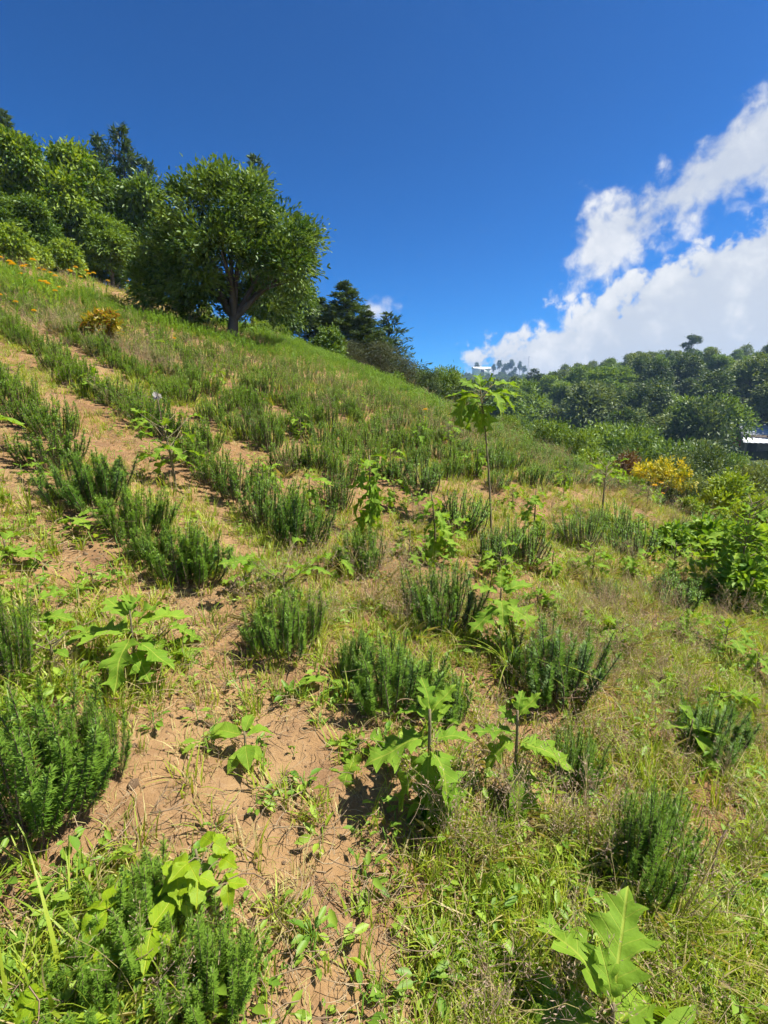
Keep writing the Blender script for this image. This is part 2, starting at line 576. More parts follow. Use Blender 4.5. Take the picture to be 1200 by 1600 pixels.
# ------------------------------------------------------------------ trees
def crown_leaves(acc, rng, lobes, nclump, per, clump_r, L, W, kind='oval', out=0.7, droop=0.1, inner=0.55, tone=0.35, zsquash=0.8):
    vol = np.array([r[0] * r[1] * r[2] for _, r in lobes]) ** 0.67
    pick = rng.choice(len(lobes), nclump, p=vol / vol.sum())
    C = np.array([c for c, _ in lobes])[pick]
    Rr = np.array([r for _, r in lobes])[pick]
    u = sphere_dirs(rng, nclump)
    u[:, 2] = np.where(u[:, 2] < -0.55, -u[:, 2], u[:, 2])
    rad = inner + (1.04 - inner) * rng.rand(nclump, 1) ** 0.6
    cc = C + Rr * u * rad
    ctone = rng.normal(0.5, tone * 0.5, nclump)
    rep = np.repeat(np.arange(nclump), per)
    n = len(rep)
    off = rng.normal(size=(n, 3)) * clump_r * np.array([0.6, 0.6, 0.6 * zsquash])
    P = cc[rep] + off
    Dv = unit(off + 1e-6) * 0.6 + u[rep] * out + rng.normal(size=(n, 3)) * 0.5 + np.array([0, 0, -droop])
    Nv = np.array([0, 0, 1.0]) + rng.normal(size=(n, 3)) * 0.55
    Ls = L * rng.uniform(0.7, 1.25, n)
    leaves(acc, P, Dv, Nv, Ls, Ls * (W / L), np.clip(ctone[rep] + rng.normal(0, 0.16, n), 0, 1), kind=kind, curl=0.12)
    return cc


def limb_tree(rng, acc, base_h, lobes, r0, sides=7, fork=None, twigs=None, lean=(0, 0)):
    """a tapered trunk that forks into one limb for each lobe of the crown"""
    f = np.array([lean[0], lean[1], base_h])
    n = 7
    pts = bez(np.zeros(3) - np.array([0, 0, .25]), np.array([lean[0] * .3, lean[1] * .3, base_h * .5]), f, n)
    flare = np.linspace(1.35, 0.85, n)
    flare[0] = 1.7
    tube(acc, pts, r0 * flare, sides, cap=False)
    for c, r in lobes:
        c = np.array(c, float)
        if c[2] < base_h * 1.75 + .3 and len(lobes) > 6:
            continue
        mid = f * 0.55 + c * 0.45 + np.array([0, 0, 0.12 * (c[2] - base_h)]) + rng.normal(size=3) * 0.06 * np.linalg.norm(c - f)
        p = bez(f - np.array([0, 0, r0 * .6]), mid, c, 7)
        tube(acc, p, r0 * np.linspace(0.66, 0.14, 7), max(4, sides - 2))
        for q in range(3):
            s = p[rng.randint(3, 6)]
            e = c + np.array(r) * sphere_dirs(rng, 1)[0] * 0.75
            tube(acc, bez(s, (s + e) / 2 + np.array([0, 0, .1 * np.linalg.norm(e - s)]), e, 5), r0 * np.linspace(0.2, 0.05, 5), 4)


PROTO = {}


def tree_proto(key, seed, trunk_mat, leaf_m, base_h, r0, lobes, clumps, per, clump_r, L, W, lean=(0, 0), **kw):
    rng = np.random.RandomState(seed)
    a = Acc()
    limb_tree(rng, a, base_h, lobes, r0, lean=lean)
    tr = a.mesh(key + '_trunk', trunk_mat, True)
    b = Acc()
    crown_leaves(b, rng, lobes, clumps, per, clump_r, L, W, **kw)
    cr = b.mesh(key + '_crown', leaf_m)
    top = max(v[:, 2].max() for v in b.v)
    wid = max(np.ptp(np.concatenate(b.v)[:, 0]), 0.1)
    PROTO[key] = (tr, cr, top, wid)


def conifer_proto(key, seed, h, rbase, tiers, per, leaf_m, L=0.35, start=0.12, droop=0.25, irregular=0.3):
    rng = np.random.RandomState(seed)
    a = Acc()
    pts = np.stack([np.linspace(0, .15, 8), np.linspace(0, -.1, 8), np.linspace(-.3, h, 8)], -1)
    tube(a, pts, np.linspace(h * .022, .01, 8), 7)
    b = Acc()
    for z in np.linspace(start * h, h * .985, tiers):
        fr = (z / h - start) / (1 - start)
        nb = 7 if fr < .8 else 5
        for q in range(nb):
            an = rng.rand() * 6.283
            ln = rbase * (1 - fr) ** 0.8 * rng.uniform(1 - irregular, 1 + irregular) + 0.15
            d = np.array([math.cos(an), math.sin(an), 0])
            s = np.array([0.1 * z / h, -.07 * z / h, z])
            e = s + d * ln + np.array([0, 0, ln * (0.25 - droop * 2 * (1 - fr))])
            p = bez(s, s + d * ln * .6 + np.array([0, 0, ln * .2]), e, 5)
            tube(a, p, np.linspace(.03, .008, 5) * h / 9, 4)
            n = int(per * (0.4 + ln / rbase))
            tt = rng.rand(n) ** 0.6
            P = s + (e - s) * tt[:, None] + np.array([0, 0, .12 * ln]) * (tt * (1 - tt) * 2)[:, None] + rng.normal(size=(n, 3)) * .11 * np.array([1, 1, .6]) * (0.5 + ln / rbase)
            Dv = d + rng.normal(size=(n, 3)) * 0.55 + np.array([0, 0, .15])
            leaves(b, P, Dv, np.array([0, 0, 1.]) + rng.normal(size=(n, 3)) * .4, L * rng.uniform(.6, 1.2, n), L * .28, np.clip(rng.normal(.45, .2, n) , 0, 1), kind='rhomb', fold=.05)
    top = h
    PROTO[key] = (a.mesh(key + '_trunk', M['bark_dark'], True), b.mesh(key + '_crown', leaf_m), top, 2 * rbase)


def plant_tree(key, name, x, y, height, width=None, label=None, cat='tree', group=None, rz=0.0, sink=0.15, zbase=None):
    tr, cr, top, wid = PROTO[key]
    e = bpy.data.objects.new(name, None)
    COL.objects.link(e)
    z = float(H(x, y)) if zbase is None else zbase
    e.location = (x, y, z - sink)
    sz = (height + sink) / top
    sw = sz if width is None else max(width / wid, sz / 1.3)
    sz = max(sz, sw / 2.1)
    e.scale = (sw, sw, sz)
    e.rotation_euler = (0, 0, rz)
    e.empty_display_size = 0.3
    tagged(e, label, cat, group)
    mobj('trunk', tr, e)
    mobj('crown', cr, e)
    return e


def tree_at(key, name, px, py_top, t, width_px=None, label=None, cat='tree', group=None, rz=0.0, minh=1.0):
    """a tree at ray distance t whose top reaches the pixel (px, py_top)"""
    d = ray(px, py_top) * t
    z = float(H(d[0], d[1]))
    h = max(minh, EZ + d[2] - z)
    return plant_tree(key, name, d[0], d[1], h, None if width_px is None else width_px * t / F_PX, label, cat, group, rz)


# --- prototypes
tree_proto('field_tree', 3, M['bark_dark'], M['glossy_leaf'], 0.95, 0.19,
           [((-1.9, .2, 2.9), (1.5, 1.5, 1.35)), ((-.2, -.2, 4.3), (1.8, 1.7, 1.5)), ((1.6, .1, 3.3), (1.5, 1.6, 1.5)),
            ((.2, -1.3, 2.9), (1.5, 1.0, 1.2)), ((2.2, -.3, 2.5), (1.0, 1.2, 1.0)), ((-2.5, .0, 1.9), (1.0, 1.1, .9)),
            ((.1, 1.4, 3.2), (1.6, 1.1, 1.4)), ((-.9, -.8, 1.9), (1.1, .8, .8)), ((1.0, -.9, 4.5), (1.0, 1.0, .95)),
            ((-2.2, .3, 1.2), (1.1, 1.0, .8)), ((-1.3, 0, 4.9), (.8, .8, .6)), ((.3, 0, 5.6), (.7, .7, .5)), ((2.7, 0, 3.6), (.7, .7, .6)), ((-1.2, .9, 1.5), (1.2, 1.0, .9)), ((.9, 1.2, 1.6), (1.2, 1.0, .9))],
           400, 100, 0.36, 0.175, 0.07, lean=(.12, 0), kind='oval', out=.8, droop=.05, inner=.55, tone=.9)
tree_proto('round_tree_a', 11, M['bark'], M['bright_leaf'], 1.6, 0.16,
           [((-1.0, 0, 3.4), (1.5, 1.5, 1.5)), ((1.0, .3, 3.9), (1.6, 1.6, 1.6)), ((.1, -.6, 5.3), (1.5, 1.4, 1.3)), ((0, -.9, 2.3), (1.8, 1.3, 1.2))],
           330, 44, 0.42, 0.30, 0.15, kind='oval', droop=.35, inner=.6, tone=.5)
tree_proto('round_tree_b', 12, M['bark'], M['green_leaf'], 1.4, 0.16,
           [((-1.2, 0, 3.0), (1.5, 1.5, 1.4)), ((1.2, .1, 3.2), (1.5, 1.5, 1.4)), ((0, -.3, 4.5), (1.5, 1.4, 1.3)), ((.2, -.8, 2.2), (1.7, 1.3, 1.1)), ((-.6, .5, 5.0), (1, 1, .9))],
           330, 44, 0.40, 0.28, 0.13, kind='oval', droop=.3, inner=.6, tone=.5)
tree_proto('wood_a', 21, M['bark_dark'], M['forest_leaf'], 2.4, 0.2,
           [((-1.6, 0, 4.6), (2.0, 2.0, 1.7)), ((1.5, .2, 5.0), (2.0, 1.9, 1.7)), ((0, -.5, 6.6), (1.9, 1.9, 1.5)), ((.3, -1.5, 3.8), (1.9, 1.4, 1.4)), ((-.4, 1.2, 5.4), (1.7, 1.5, 1.5))],
           170, 34, 0.62, 0.42, 0.24, kind='rhomb', inner=.65, tone=.6)
tree_proto('wood_b', 22, M['bark_dark'], M['forest_leaf'], 3.0, 0.22,
           [((-1.2, .4, 5.6), (1.7, 1.7, 1.5)), ((1.3, -.2, 4.8), (1.9, 1.9, 1.5)), ((.2, 0, 7.6), (1.5, 1.5, 1.4)), ((-.5, -1, 4.0), (1.5, 1.2, 1.1))],
           150, 34, 0.6, 0.42, 0.22, kind='rhomb', inner=.65, tone=.6)
tree_proto('wood_c', 23, M['bark_dark'], M['forest_light'], 1.8, 0.18,
           [((-1.5, 0, 3.6), (1.9, 1.8, 1.5)), ((1.4, .2, 3.9), (2.0, 1.9, 1.6)), ((0, -.6, 5.2), (1.8, 1.7, 1.4)), ((0, -1.4, 2.8), (2.0, 1.3, 1.3))],
           170, 36, 0.55, 0.36, 0.2, kind='rhomb', inner=.65, tone=.5)
tree_proto('wood_d', 24, M['bark_dark'], M['forest_light'], 2.6, 0.18,
           [((-.9, 0, 4.6), (1.4, 1.4, 1.6)), ((.9, .3, 5.4), (1.4, 1.4, 1.5)), ((.1, -.4, 7.0), (1.2, 1.2, 1.3)), ((.2, .6, 3.6), (1.3, 1.2, 1.1))],
           140, 34, 0.5, 0.36, 0.18, kind='rhomb', inner=.6, tone=.5)
tree_proto('near_wood_a', 27, M['bark_dark'], M['forest_leaf'], 2.2, 0.18,
           [((-1.6, 0, 4.4), (1.9, 1.9, 1.6)), ((1.5, .2, 4.8), (1.9, 1.8, 1.6)), ((0, -.5, 6.4), (1.8, 1.8, 1.4)), ((.3, -1.5, 3.6), (1.9, 1.4, 1.4)), ((-.4, 1.2, 5.2), (1.7, 1.5, 1.5)), ((-.9, -.9, 5.6), (1.1, 1, .9))],
           420, 46, 0.46, 0.20, 0.10, kind='rhomb', inner=.66, tone=.8)
tree_proto('near_wood_c', 28, M['bark_dark'], M['forest_light'], 1.6, 0.16,
           [((-1.5, 0, 3.4), (1.8, 1.7, 1.4)), ((1.4, .2, 3.8), (1.9, 1.8, 1.5)), ((0, -.6, 5.1), (1.7, 1.6, 1.3)), ((0, -1.4, 2.7), (2.0, 1.3, 1.3)), ((.9, -.8, 4.9), (1, .9, .8))],
           420, 46, 0.44, 0.20, 0.10, kind='rhomb', inner=.66, tone=.8)
tree_proto('grove_pine', 25, M['bark_dark'], M['conifer'], 10.5, 0.22,
           [((-1.4, 0, 12.6), (2.0, 1.9, 1.7)), ((1.3, .2, 13.4), (1.9, 1.8, 1.6)), ((0, 0, 15.4), (1.8, 1.8, 1.6)), ((.6, -.3, 10.8), (1.5, 1.3, .9))],
           120, 30, 0.7, 0.6, 0.24, kind='rhomb', inner=.5, tone=.4)
tree_proto('lone_pine', 26, M['bark_dark'], M['conifer'], 9.0, 0.2,
           [((-1.2, 0, 10.6), (1.4, 1.2, .8)), ((1.6, .2, 12.0), (2.0, 1.6, .9)), ((.6, 0, 13.2), (1.8, 1.4, .8)), ((2.6, 0, 13.0), (1.2, 1, .5)), ((-.4, 0, 9.2), (.9, .8, .4))],
           110, 30, 0.5, 0.5, 0.2, lean=(.4, 0), kind='rhomb', inner=.4, tone=.4)
tree_proto('dense_shrub', 31, M['bark_dark'], M['bright_leaf'], 0.25, 0.04,
           [((-.45, 0, .55), (.55, .5, .5)), ((.45, .1, .6), (.55, .55, .5)), ((0, -.25, .95), (.5, .5, .45)), ((.1, -.4, .45), (.6, .4, .4))],
           150, 26, 0.16, 0.13, 0.075, kind='oval', droop=.35, inner=.5, tone=.5)
tree_proto('leafy_bush', 37, M['bark_dark'], M['nightshade_far'], 0.2, 0.03,
           [((-.45, 0, .5), (.55, .5, .45)), ((.45, .1, .55), (.55, .55, .45)), ((0, -.25, .85), (.5, .5, .4)), ((.1, -.4, .4), (.6, .4, .35))],
           90, 16, 0.2, 0.22, 0.13, kind='oval', droop=.3, inner=.4, tone=.5)
tree_proto('dark_shrub', 32, M['bark_dark'], M['green_leaf'], 0.3, 0.05,
           [((-.5, 0, .6), (.55, .55, .5)), ((.5, .1, .7), (.55, .55, .55)), ((0, -.2, 1.1), (.55, .5, .5)), ((.1, -.45, .5), (.6, .4, .45))],
           150, 26, 0.17, 0.17, 0.085, kind='oval', droop=.2, inner=.5, tone=.5)
tree_proto('scrub_tree', 33, M['bark'], M['brown_scrub'], 0.9, 0.1,
           [((-.8, 0, 2.2), (1.1, 1, 1.1)), ((.8, .1, 2.4), (1.1, 1.1, 1.1)), ((0, -.3, 3.4), (1.0, 1.0, .9)), ((.2, -.6, 1.5), (1.2, .9, .9))],
           260, 30, 0.30, 0.16, 0.04, kind='rhomb', inner=.5, tone=.5)
tree_proto('yellow_tree', 34, M['bark'], M['yellow_leaf'], 1.3, 0.07,
           [((-.9, 0, 2.0), (.75, .7, .38)), ((.7, .1, 2.15), (.85, .8, .42)), ((-.1, -.3, 2.3), (.8, .7, .35)), ((1.2, -.2, 1.95), (.5, .5, .3)), ((.1, .6, 2.1), (.8, .6, .35))],
           120, 22, 0.16, 0.14, 0.065, kind='oval', inner=.4, tone=.9)
tree_proto('lime_tree', 35, M['bark'], M['lime_leaf'], 0.7, 0.07,
           [((-.6, 0, 1.3), (.7, .7, .65)), ((.6, .1, 1.5), (.75, .7, .7)), ((0, -.2, 2.1), (.65, .65, .6)), ((.1, -.5, 1.0), (.8, .6, .5))],
           190, 28, 0.2, 0.15, 0.07, kind='oval', inner=.5, tone=.5)
tree_proto('rust_tree', 36, M['bark'], M['rust_leaf'], 0.9, 0.08,
           [((-.6, 0, 1.7), (.8, .8, .7)), ((.6, .1, 1.9), (.8, .7, .7)), ((0, -.2, 2.6), (.7, .7, .6))],
           170, 28, 0.22, 0.16, 0.07, kind='rhomb', inner=.4, tone=.5)
conifer_proto('dark_cypress', 41, 9.0, 2.3, 44, 66, M['conifer'], L=0.30, start=.05, droop=.1, irregular=.4)
conifer_proto('hill_pine', 42, 9.0, 2.0, 20, 30, M['conifer'], L=0.42, start=.22, droop=-.1, irregular=.5)

# --- the single tree in the field
tree_p, tree_t = gnd(362, 527)
HT = 5.75 * tree_t / 17.0
plant_tree('field_tree', 'field_tree', tree_p[0], tree_p[1], EZ + ray(362, 246)[2] * tree_p[1] / ray(362, 246)[1] - tree_p[2], (505 - 165) * tree_t / F_PX,
           'large glossy dark green tree with forked trunk standing alone on the slope', 'tree')

# --- the wooded bank left of it
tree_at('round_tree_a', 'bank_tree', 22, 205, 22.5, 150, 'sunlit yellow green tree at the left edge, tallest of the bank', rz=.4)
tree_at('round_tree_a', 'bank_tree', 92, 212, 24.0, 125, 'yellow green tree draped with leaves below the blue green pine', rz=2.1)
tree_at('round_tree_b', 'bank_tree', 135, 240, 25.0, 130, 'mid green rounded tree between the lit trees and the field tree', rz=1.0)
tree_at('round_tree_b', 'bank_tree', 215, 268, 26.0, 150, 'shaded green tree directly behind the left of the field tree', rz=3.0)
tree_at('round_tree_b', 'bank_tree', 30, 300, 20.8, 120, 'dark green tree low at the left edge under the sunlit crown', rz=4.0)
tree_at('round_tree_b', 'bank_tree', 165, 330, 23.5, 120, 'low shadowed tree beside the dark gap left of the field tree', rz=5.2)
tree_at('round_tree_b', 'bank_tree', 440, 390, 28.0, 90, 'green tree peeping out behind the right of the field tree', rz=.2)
tree_at('rust_tree', 'rust_tree', 118, 222, 29.0, 90, 'rust brown leaved tree top behind the yellow green trees', rz=.2)
tree_at('hill_pine', 'hill_pine', 185, 196, 32.0, 85, 'blue green pine standing highest behind the bank trees', rz=.5)
tree_at('hill_pine', 'hill_pine', 150, 210, 33.0, 50, 'narrow blue green pine just left of the tallest pine', rz=1.5)
tree_at('hill_pine', 'hill_pine', 228, 250, 33.0, 60, 'low blue green pine right of the tallest pine', rz=2.5)
tree_at('hill_pine', 'hill_pine', 402, 248, 34.0, 65, 'pine top showing above the right shoulder of the field tree', rz=3.5)
tree_at('hill_pine', 'hill_pine', 6, 178, 33.0, 110, 'dark pine top in the upper left corner of the bank', rz=4.5)
rngS = np.random.RandomState(5)
SHRUB_AT = ['first from the left', 'second from the left', 'third from the left', 'fourth from the left', 'fifth from the left', 'sixth from the left',
            'third left of the trunk', 'second left of the trunk', 'nearest left of the trunk', 'second right of the trunk', 'third right of the trunk',
            'fourth right of the trunk', 'nearest right of the trunk']
for i, (px, py, hh) in enumerate([(15, 418, 1.5), (60, 425, 1.3), (100, 432, 1.6), (140, 436, 1.2), (178, 446, 1.1), (215, 452, .9), (250, 460, .8),
                                  (285, 470, .9), (318, 482, .8), (410, 520, .9), (440, 524, 1.0), (470, 530, .9), (395, 505, .8)]):
    p, t = gnd(px, py, 24)
    k = 1.0 + 1.0 / max(t, 1)
    plant_tree('dense_shrub', 'border_shrub', p[0] * k, p[1] * k, hh, hh * 1.5, 'low bright green shrub on the upper field edge, %s' % SHRUB_AT[i], 'shrub',
               'bright green shrubs along the upper field edge', rz=rngS.rand() * 6)

# --- right of it: dark conifers and scrub on the shoulder of the hill
tree_at('dark_cypress', 'dark_conifer', 536, 442, 28.0, 135, 'dark pointed conifer, tallest right of the field tree', rz=1.0)
tree_at('dark_cypress', 'dark_conifer', 498, 466, 30.0, 115, 'dark conifer half hidden between field tree and tallest conifer', rz=2.0)
tree_at('hill_pine', 'feathery_pine', 610, 490, 29.0, 100, 'grey green feathery pine at the end of the conifer clump', rz=3.0)
tree_at('dark_cypress', 'dark_conifer', 572, 486, 27.0, 120, 'lower dark conifer between the tallest conifer and the feathery pine', rz=2.6)
tree_at('scrub_tree', 'brown_scrub', 592, 530, 23.5, 125, 'brownish bare scrub tree under the feathery pine', rz=.4)
tree_at('scrub_tree', 'brown_scrub', 632, 556, 23.5, 75, 'small brownish scrub at the right end of the conifer clump', rz=1.4)
tree_at('scrub_tree', 'brown_scrub', 540, 528, 23.5, 100, 'brownish scrub below the tallest dark conifer', rz=2.4)
tree_at('dark_shrub', 'dark_shrub', 512, 502, 21.0, 60, 'glossy dark green shrub left under the tallest conifer', 'shrub', rz=.3)
tree_at('dark_shrub', 'dark_shrub', 618, 577, 21.0, 36, 'small round dark shrub on the skyline under the scrub', 'shrub', rz=1.3)
tree_at('near_wood_c', 'slope_tree', 690, 562, 27.0, 85, 'grey green rounded tree on the skyline left of the tall sapling', rz=.9)
tree_at('near_wood_c', 'slope_tree', 655, 570, 30.0, 60, 'small green tree on the skyline beside the brown scrub', rz=1.9)
tree_at('near_wood_a', 'slope_tree', 645, 562, 36.0, 50, 'dark little tree behind the skyline next to the scrub', rz=2.9)

tree_at('near_wood_a', 'slope_tree', 668, 574, 26.0, 60, 'dark green tree on the skyline between scrub and rounded tree', rz=.5)
tree_at('near_wood_a', 'slope_tree', 722, 588, 25.0, 60, 'dark tree on the skyline directly left of the sapling crown', rz=1.6)
tree_at('near_wood_c', 'slope_tree', 745, 612, 23.0, 70, 'green tree behind the stem of the tall sapling', rz=4.4)

# --- trees on the slope below the field's right edge
below = [('near_wood_c', 'slope_tree', 790, 640, 24, 90, 'mid green bushy tree just behind the tall sapling crown'),
         ('near_wood_c', 'slope_tree', 850, 640, 30, 80, 'tall narrow green tree behind the field edge, right of the sapling'),
         ('near_wood_c', 'slope_tree', 905, 655, 28, 100, 'grey green tree left behind the bright green bush'),
         ('near_wood_c', 'slope_tree', 1010, 640, 40, 120, 'bright lit green thicket tree in the valley middle'),
         ('near_wood_c', 'slope_tree', 960, 640, 44, 100, 'lit green thicket tree left of the valley middle'),
         ('near_wood_c', 'slope_tree', 1050, 665, 38, 90, 'lit green thicket tree above the yellow tree'),
         ('near_wood_a', 'slope_tree', 1085, 682, 27, 110, 'large grey green tree between yellow tree and farm shed'),
         ('near_wood_a', 'slope_tree', 1060, 700, 23, 90, 'dark grey green tree right behind the yellow tree'),
         ('near_wood_a', 'slope_tree', 1212, 712, 19, 80, 'almost black shaded tree at the right edge below the shed'),
         ('near_wood_a', 'slope_tree', 985, 690, 30, 70, 'dark tree behind the rust brown crown'),
         ('rust_tree', 'rust_tree', 980, 698, 18, 85, 'rust brown crowned tree left of the yellow tree'),
         ('yellow_tree', 'yellow_tree', 1038, 711, 14.5, 72, 'small tree with bright yellow flat crown at the field edge'),
         ('lime_tree', 'lime_tree', 1150, 728, 11.5, 105, 'round yellow green tree near the right edge'),
         ('dense_shrub', 'bright_shrub', 935, 698, 15, 42, 'vivid light green bush on the field edge'),
         ('dense_shrub', 'bright_shrub', 1080, 770, 10, 60, 'yellow green shrub left of the round yellow green tree'),
         ('dense_shrub', 'bright_shrub', 1120, 790, 9, 60, 'low leafy shrub under the round yellow green tree'),
         ('near_wood_c', 'slope_tree', 1142, 694, 46, 60, 'green tree in front of the red hut'),
         ('leafy_bush', 'leafy_bush', 1120, 800, 5.6, 95, 'dense bright green leafy bush behind the large right clump'),
         ('leafy_bush', 'leafy_bush', 1185, 805, 5.2, 95, 'dense leafy bush at the right edge behind the clump'),
         ('leafy_bush', 'leafy_bush', 1165, 858, 4.1, 90, 'low leafy bush under the large right clump'),
         ('leafy_bush', 'leafy_bush', 1045, 828, 5.4, 70, 'low bright leafy bush left of the large right clump'),
         ('lime_tree', 'lime_tree', 1190, 765, 9.5, 70, 'yellow green bush cut by the right edge'),
         ('dense_shrub', 'bright_shrub', 1000, 742, 13, 55, 'bright green shrub at the foot of the yellow tree'),
         ('dense_shrub', 'bright_shrub', 970, 728, 14, 45, 'bright green shrub below the rust brown crown'),
         ('dark_shrub', 'dark_shrub', 870, 690, 17, 60, 'dull green shrub on the field skyline'),
         ('dark_shrub', 'dark_shrub', 905, 700, 16, 45, 'dull green shrub next to the vivid bush')]
for i, (k, nm, px, py, t, wpx, lb) in enumerate(below):
    tree_at(k, nm, px, py, t, wpx, lb, 'shrub' if 'shrub' in nm or 'bush' in nm else 'tree', rz=i * 1.3, minh=.35)

# --- the wooded hill across the valley: every crown a tree of its own
rngF = np.random.RandomState(77)
spots = []
tries = 0
shed_d = ray(1172, 692) * 70
while len(spots) < 255 and tries < 60000:
    tries += 1
    al = R(rngF.uniform(-1, 43))
    r = math.sqrt(rngF.uniform(34 ** 2, 178 ** 2))
    x, y = r * math.sin(al), r * math.cos(al)
    if edge_dist(x, y) < 9:
        continue
    if -0.07 < x / y - shed_d[0] / shed_d[1] < 0.22 and 40 < r < np.hypot(shed_d[0], shed_d[1]) + 6:
        continue
    gap = 4.4 + r * 0.012
    if any((x - a) ** 2 + (y - b) ** 2 < gap * gap for a, b in spots):
        continue
    spots.append((x, y))
for x, y in spots:
    r = math.hypot(x, y)
    k = rngF.choice(['wood_a', 'wood_b', 'wood_c', 'wood_d', 'hill_pine'], p=[.33, .24, .22, .13, .08])
    hgt = rngF.uniform(6.5, 14.0) * (1.0 if r > 70 else 0.75)
    front = r < 105
    zg = float(H(x, y))
    px0, _, _ = project((x, y, zg))
    lim = np.interp(px0, [560, 650, 720, 800, 870, 1000, 1200, 1300], [640, 602, 592, 588, 574, 550, 537, 535]) + rngF.uniform(-4, 16)
    hmax = EZ + ray(px0, lim)[2] * y / ray(px0, lim)[1] - zg
    if hmax < 3.5:
        continue
    hgt = min(hgt, hmax)
    plant_tree(k, 'forest_tree', x, y, hgt, hgt * rngF.uniform(.85, 1.15),
               'tree %s the wooded valley hill, %s' % (
                   'at the foot of' if r < 75 else 'low on' if r < 105 else 'halfway up' if r < 140 else 'near the top of',
                   'left of the tall sapling' if px0 < 745 else 'just right of the tall sapling' if px0 < 830 else 'above the thin sapling' if px0 < 950 else
                   'above the yellow tree' if px0 < 1050 else 'below the lone pine' if px0 < 1120 else 'by the farm shed'),
               'tree', 'trees of the lower valley wood' if front else 'trees of the upper hillside wood', rz=rngF.rand() * 6.28)
d = ray(1080, 520) * 150
plant_tree('lone_pine', 'lone_pine', d[0], d[1], EZ + d[2] - float(H(d[0], d[1])), None,
           'lone flat topped pine rising on a bare trunk above the right ridge', 'tree')

# --- pine grove, long white roof and mast on the farthest ridge
for i, (px, py) in enumerate([(745, 565), (762, 566), (772, 560), (781, 558), (790, 555), (800, 554), (806, 557), (813, 554), (820, 560), (795, 558), (787, 560), (732, 569), (718, 571)]):
    q = ray(px, py) * 600
    zb = float(H(q[0], q[1]))
    plant_tree('grove_pine', 'grove_pine', q[0], q[1], min((24, 15, 20, 25, 21, 26, 17, 24, 19, 22, 16, 11, 12)[i], max(9, EZ + q[2] - zb)), (8.5, 6, 7.5, 9, 7)[i % 5], 'dark pine in the small grove on the farthest ridge', 'tree',
               'pines in the grove on the farthest ridge', rz=i * 1.1)


# ------------------------------------------------------------------ buildings
def box(acc, x0, x1, y0, y1, z0, z1, tint=.5):
    V = [(x, y, z) for x in (x0, x1) for y in (y0, y1) for z in (z0, z1)]
    acc.add(V, np.array([[0, 1, 3, 2], [4, 6, 7, 5], [0, 4, 5, 1], [2, 3, 7, 6], [0, 2, 6, 4], [1, 5, 7, 3]]), tint)


def sheet_roof(acc, x0, x1, ya, za, yb, zb, wave=0.04, pitch=0.6, thick=0.03):
    n = int((x1 - x0) / pitch * 4)
    xs = np.linspace(x0, x1, n)
    wv = wave * np.sin((xs - x0) / pitch * 2 * np.pi)
    rows = []
    for dz in (0, -thick):
        for (yy, zz) in ((ya, za), (yb, zb)):
            rows.append(np.stack([xs, np.full(n, yy), zz + wv + dz], -1))
    V = np.concatenate(rows)
    i = np.arange(n - 1)
    top = np.stack([i, i + 1, n + i + 1, n + i], -1)
    bot = np.stack([2 * n + i, 3 * n + i, 3 * n + i + 1, 2 * n + i + 1], -1)
    s1 = np.stack([i, 2 * n + i, 2 * n + i + 1, i + 1], -1)
    s2 = np.stack([n + i, n + i + 1, 3 * n + i + 1, 3 * n + i], -1)
    acc.add(V, [top, bot, s1, s2])


M['block_wall'] = plain_mat('block_wall', (.22, .18, .15), (.34, .29, .25), 2, .9, .4, 9)
M['grey_sheet'] = plain_mat('grey_roof_sheet', (.30, .31, .33), (.46, .47, .49), .8, .55, .1, 6, metal=.1)
M['white_sheet'] = plain_mat('white_roof_sheet', (.70, .72, .75), (.82, .83, .85), .8, .5, .1, 6)
M['red_paint'] = plain_mat('red_paint', (.42, .05, .05), (.55, .08, .07), 2, .6, .1, 10)
M['white_paint'] = plain_mat('white_paint', (.66, .64, .62), (.80, .79, .77), 2, .7, .1, 10)
M['dark_opening'] = plain_mat('dark_door', (.03, .03, .03), (.06, .05, .045), 2, .8, .1, 10)


def part(name, fn, mat, parent):
    a = Acc()
    fn(a)
    return mobj(name, a.mesh(name, mat), parent)


sx0, sy0 = shed_d[0], shed_d[1]
sz0 = EZ + shed_d[2]
shed = bpy.data.objects.new('farm_shed', None)
COL.objects.link(shed)
shed.location = (sx0 + 1.4, sy0 - 1.0, sz0 - 2.3)
shed.rotation_euler = (0, 0, R(-30))
tagged(shed, 'low farm shed with grey corrugated roof among the valley trees', 'building')
part('wall', lambda a: (box(a, -2.6, 5.4, 0, .2, 0, 3.4), box(a, -2.6, 5.4, 4.8, 5.0, 0, 4.6), box(a, -2.6, -2.4, .2, 4.8, 0, 3.5), box(a, 5.2, 5.4, .2, 4.8, 0, 3.5)), M['block_wall'], shed)
part('roof', lambda a: sheet_roof(a, -2.9, 5.7, -.5, 3.5, 5.3, 5.0), M['grey_sheet'], shed)
part('door', lambda a: box(a, -2.0, -.9, -.05, -.004, 0, 2.2), M['dark_opening'], shed)
part('post', lambda a: box(a, -2.6, -2.45, -2.6, -2.45, 0, 2.5), M['block_wall'], shed)
part('post', lambda a: box(a, 5.2, 5.35, -2.6, -2.45, 0, 2.5), M['block_wall'], shed)
part('porch_roof', lambda a: sheet_roof(a, -2.8, 5.6, -3.0, 2.5, -.06, 3.15), M['white_sheet'], shed)
kiosk = bpy.data.objects.new('red_hut', None)
COL.objects.link(kiosk)
kd = ray(1165, 686) * 72
kiosk.location = (kd[0] - .3, kd[1], EZ + kd[2] - 2.6)
kiosk.rotation_euler = (0, 0, R(-30))
tagged(kiosk, 'small red and white hut left of the farm shed', 'building')
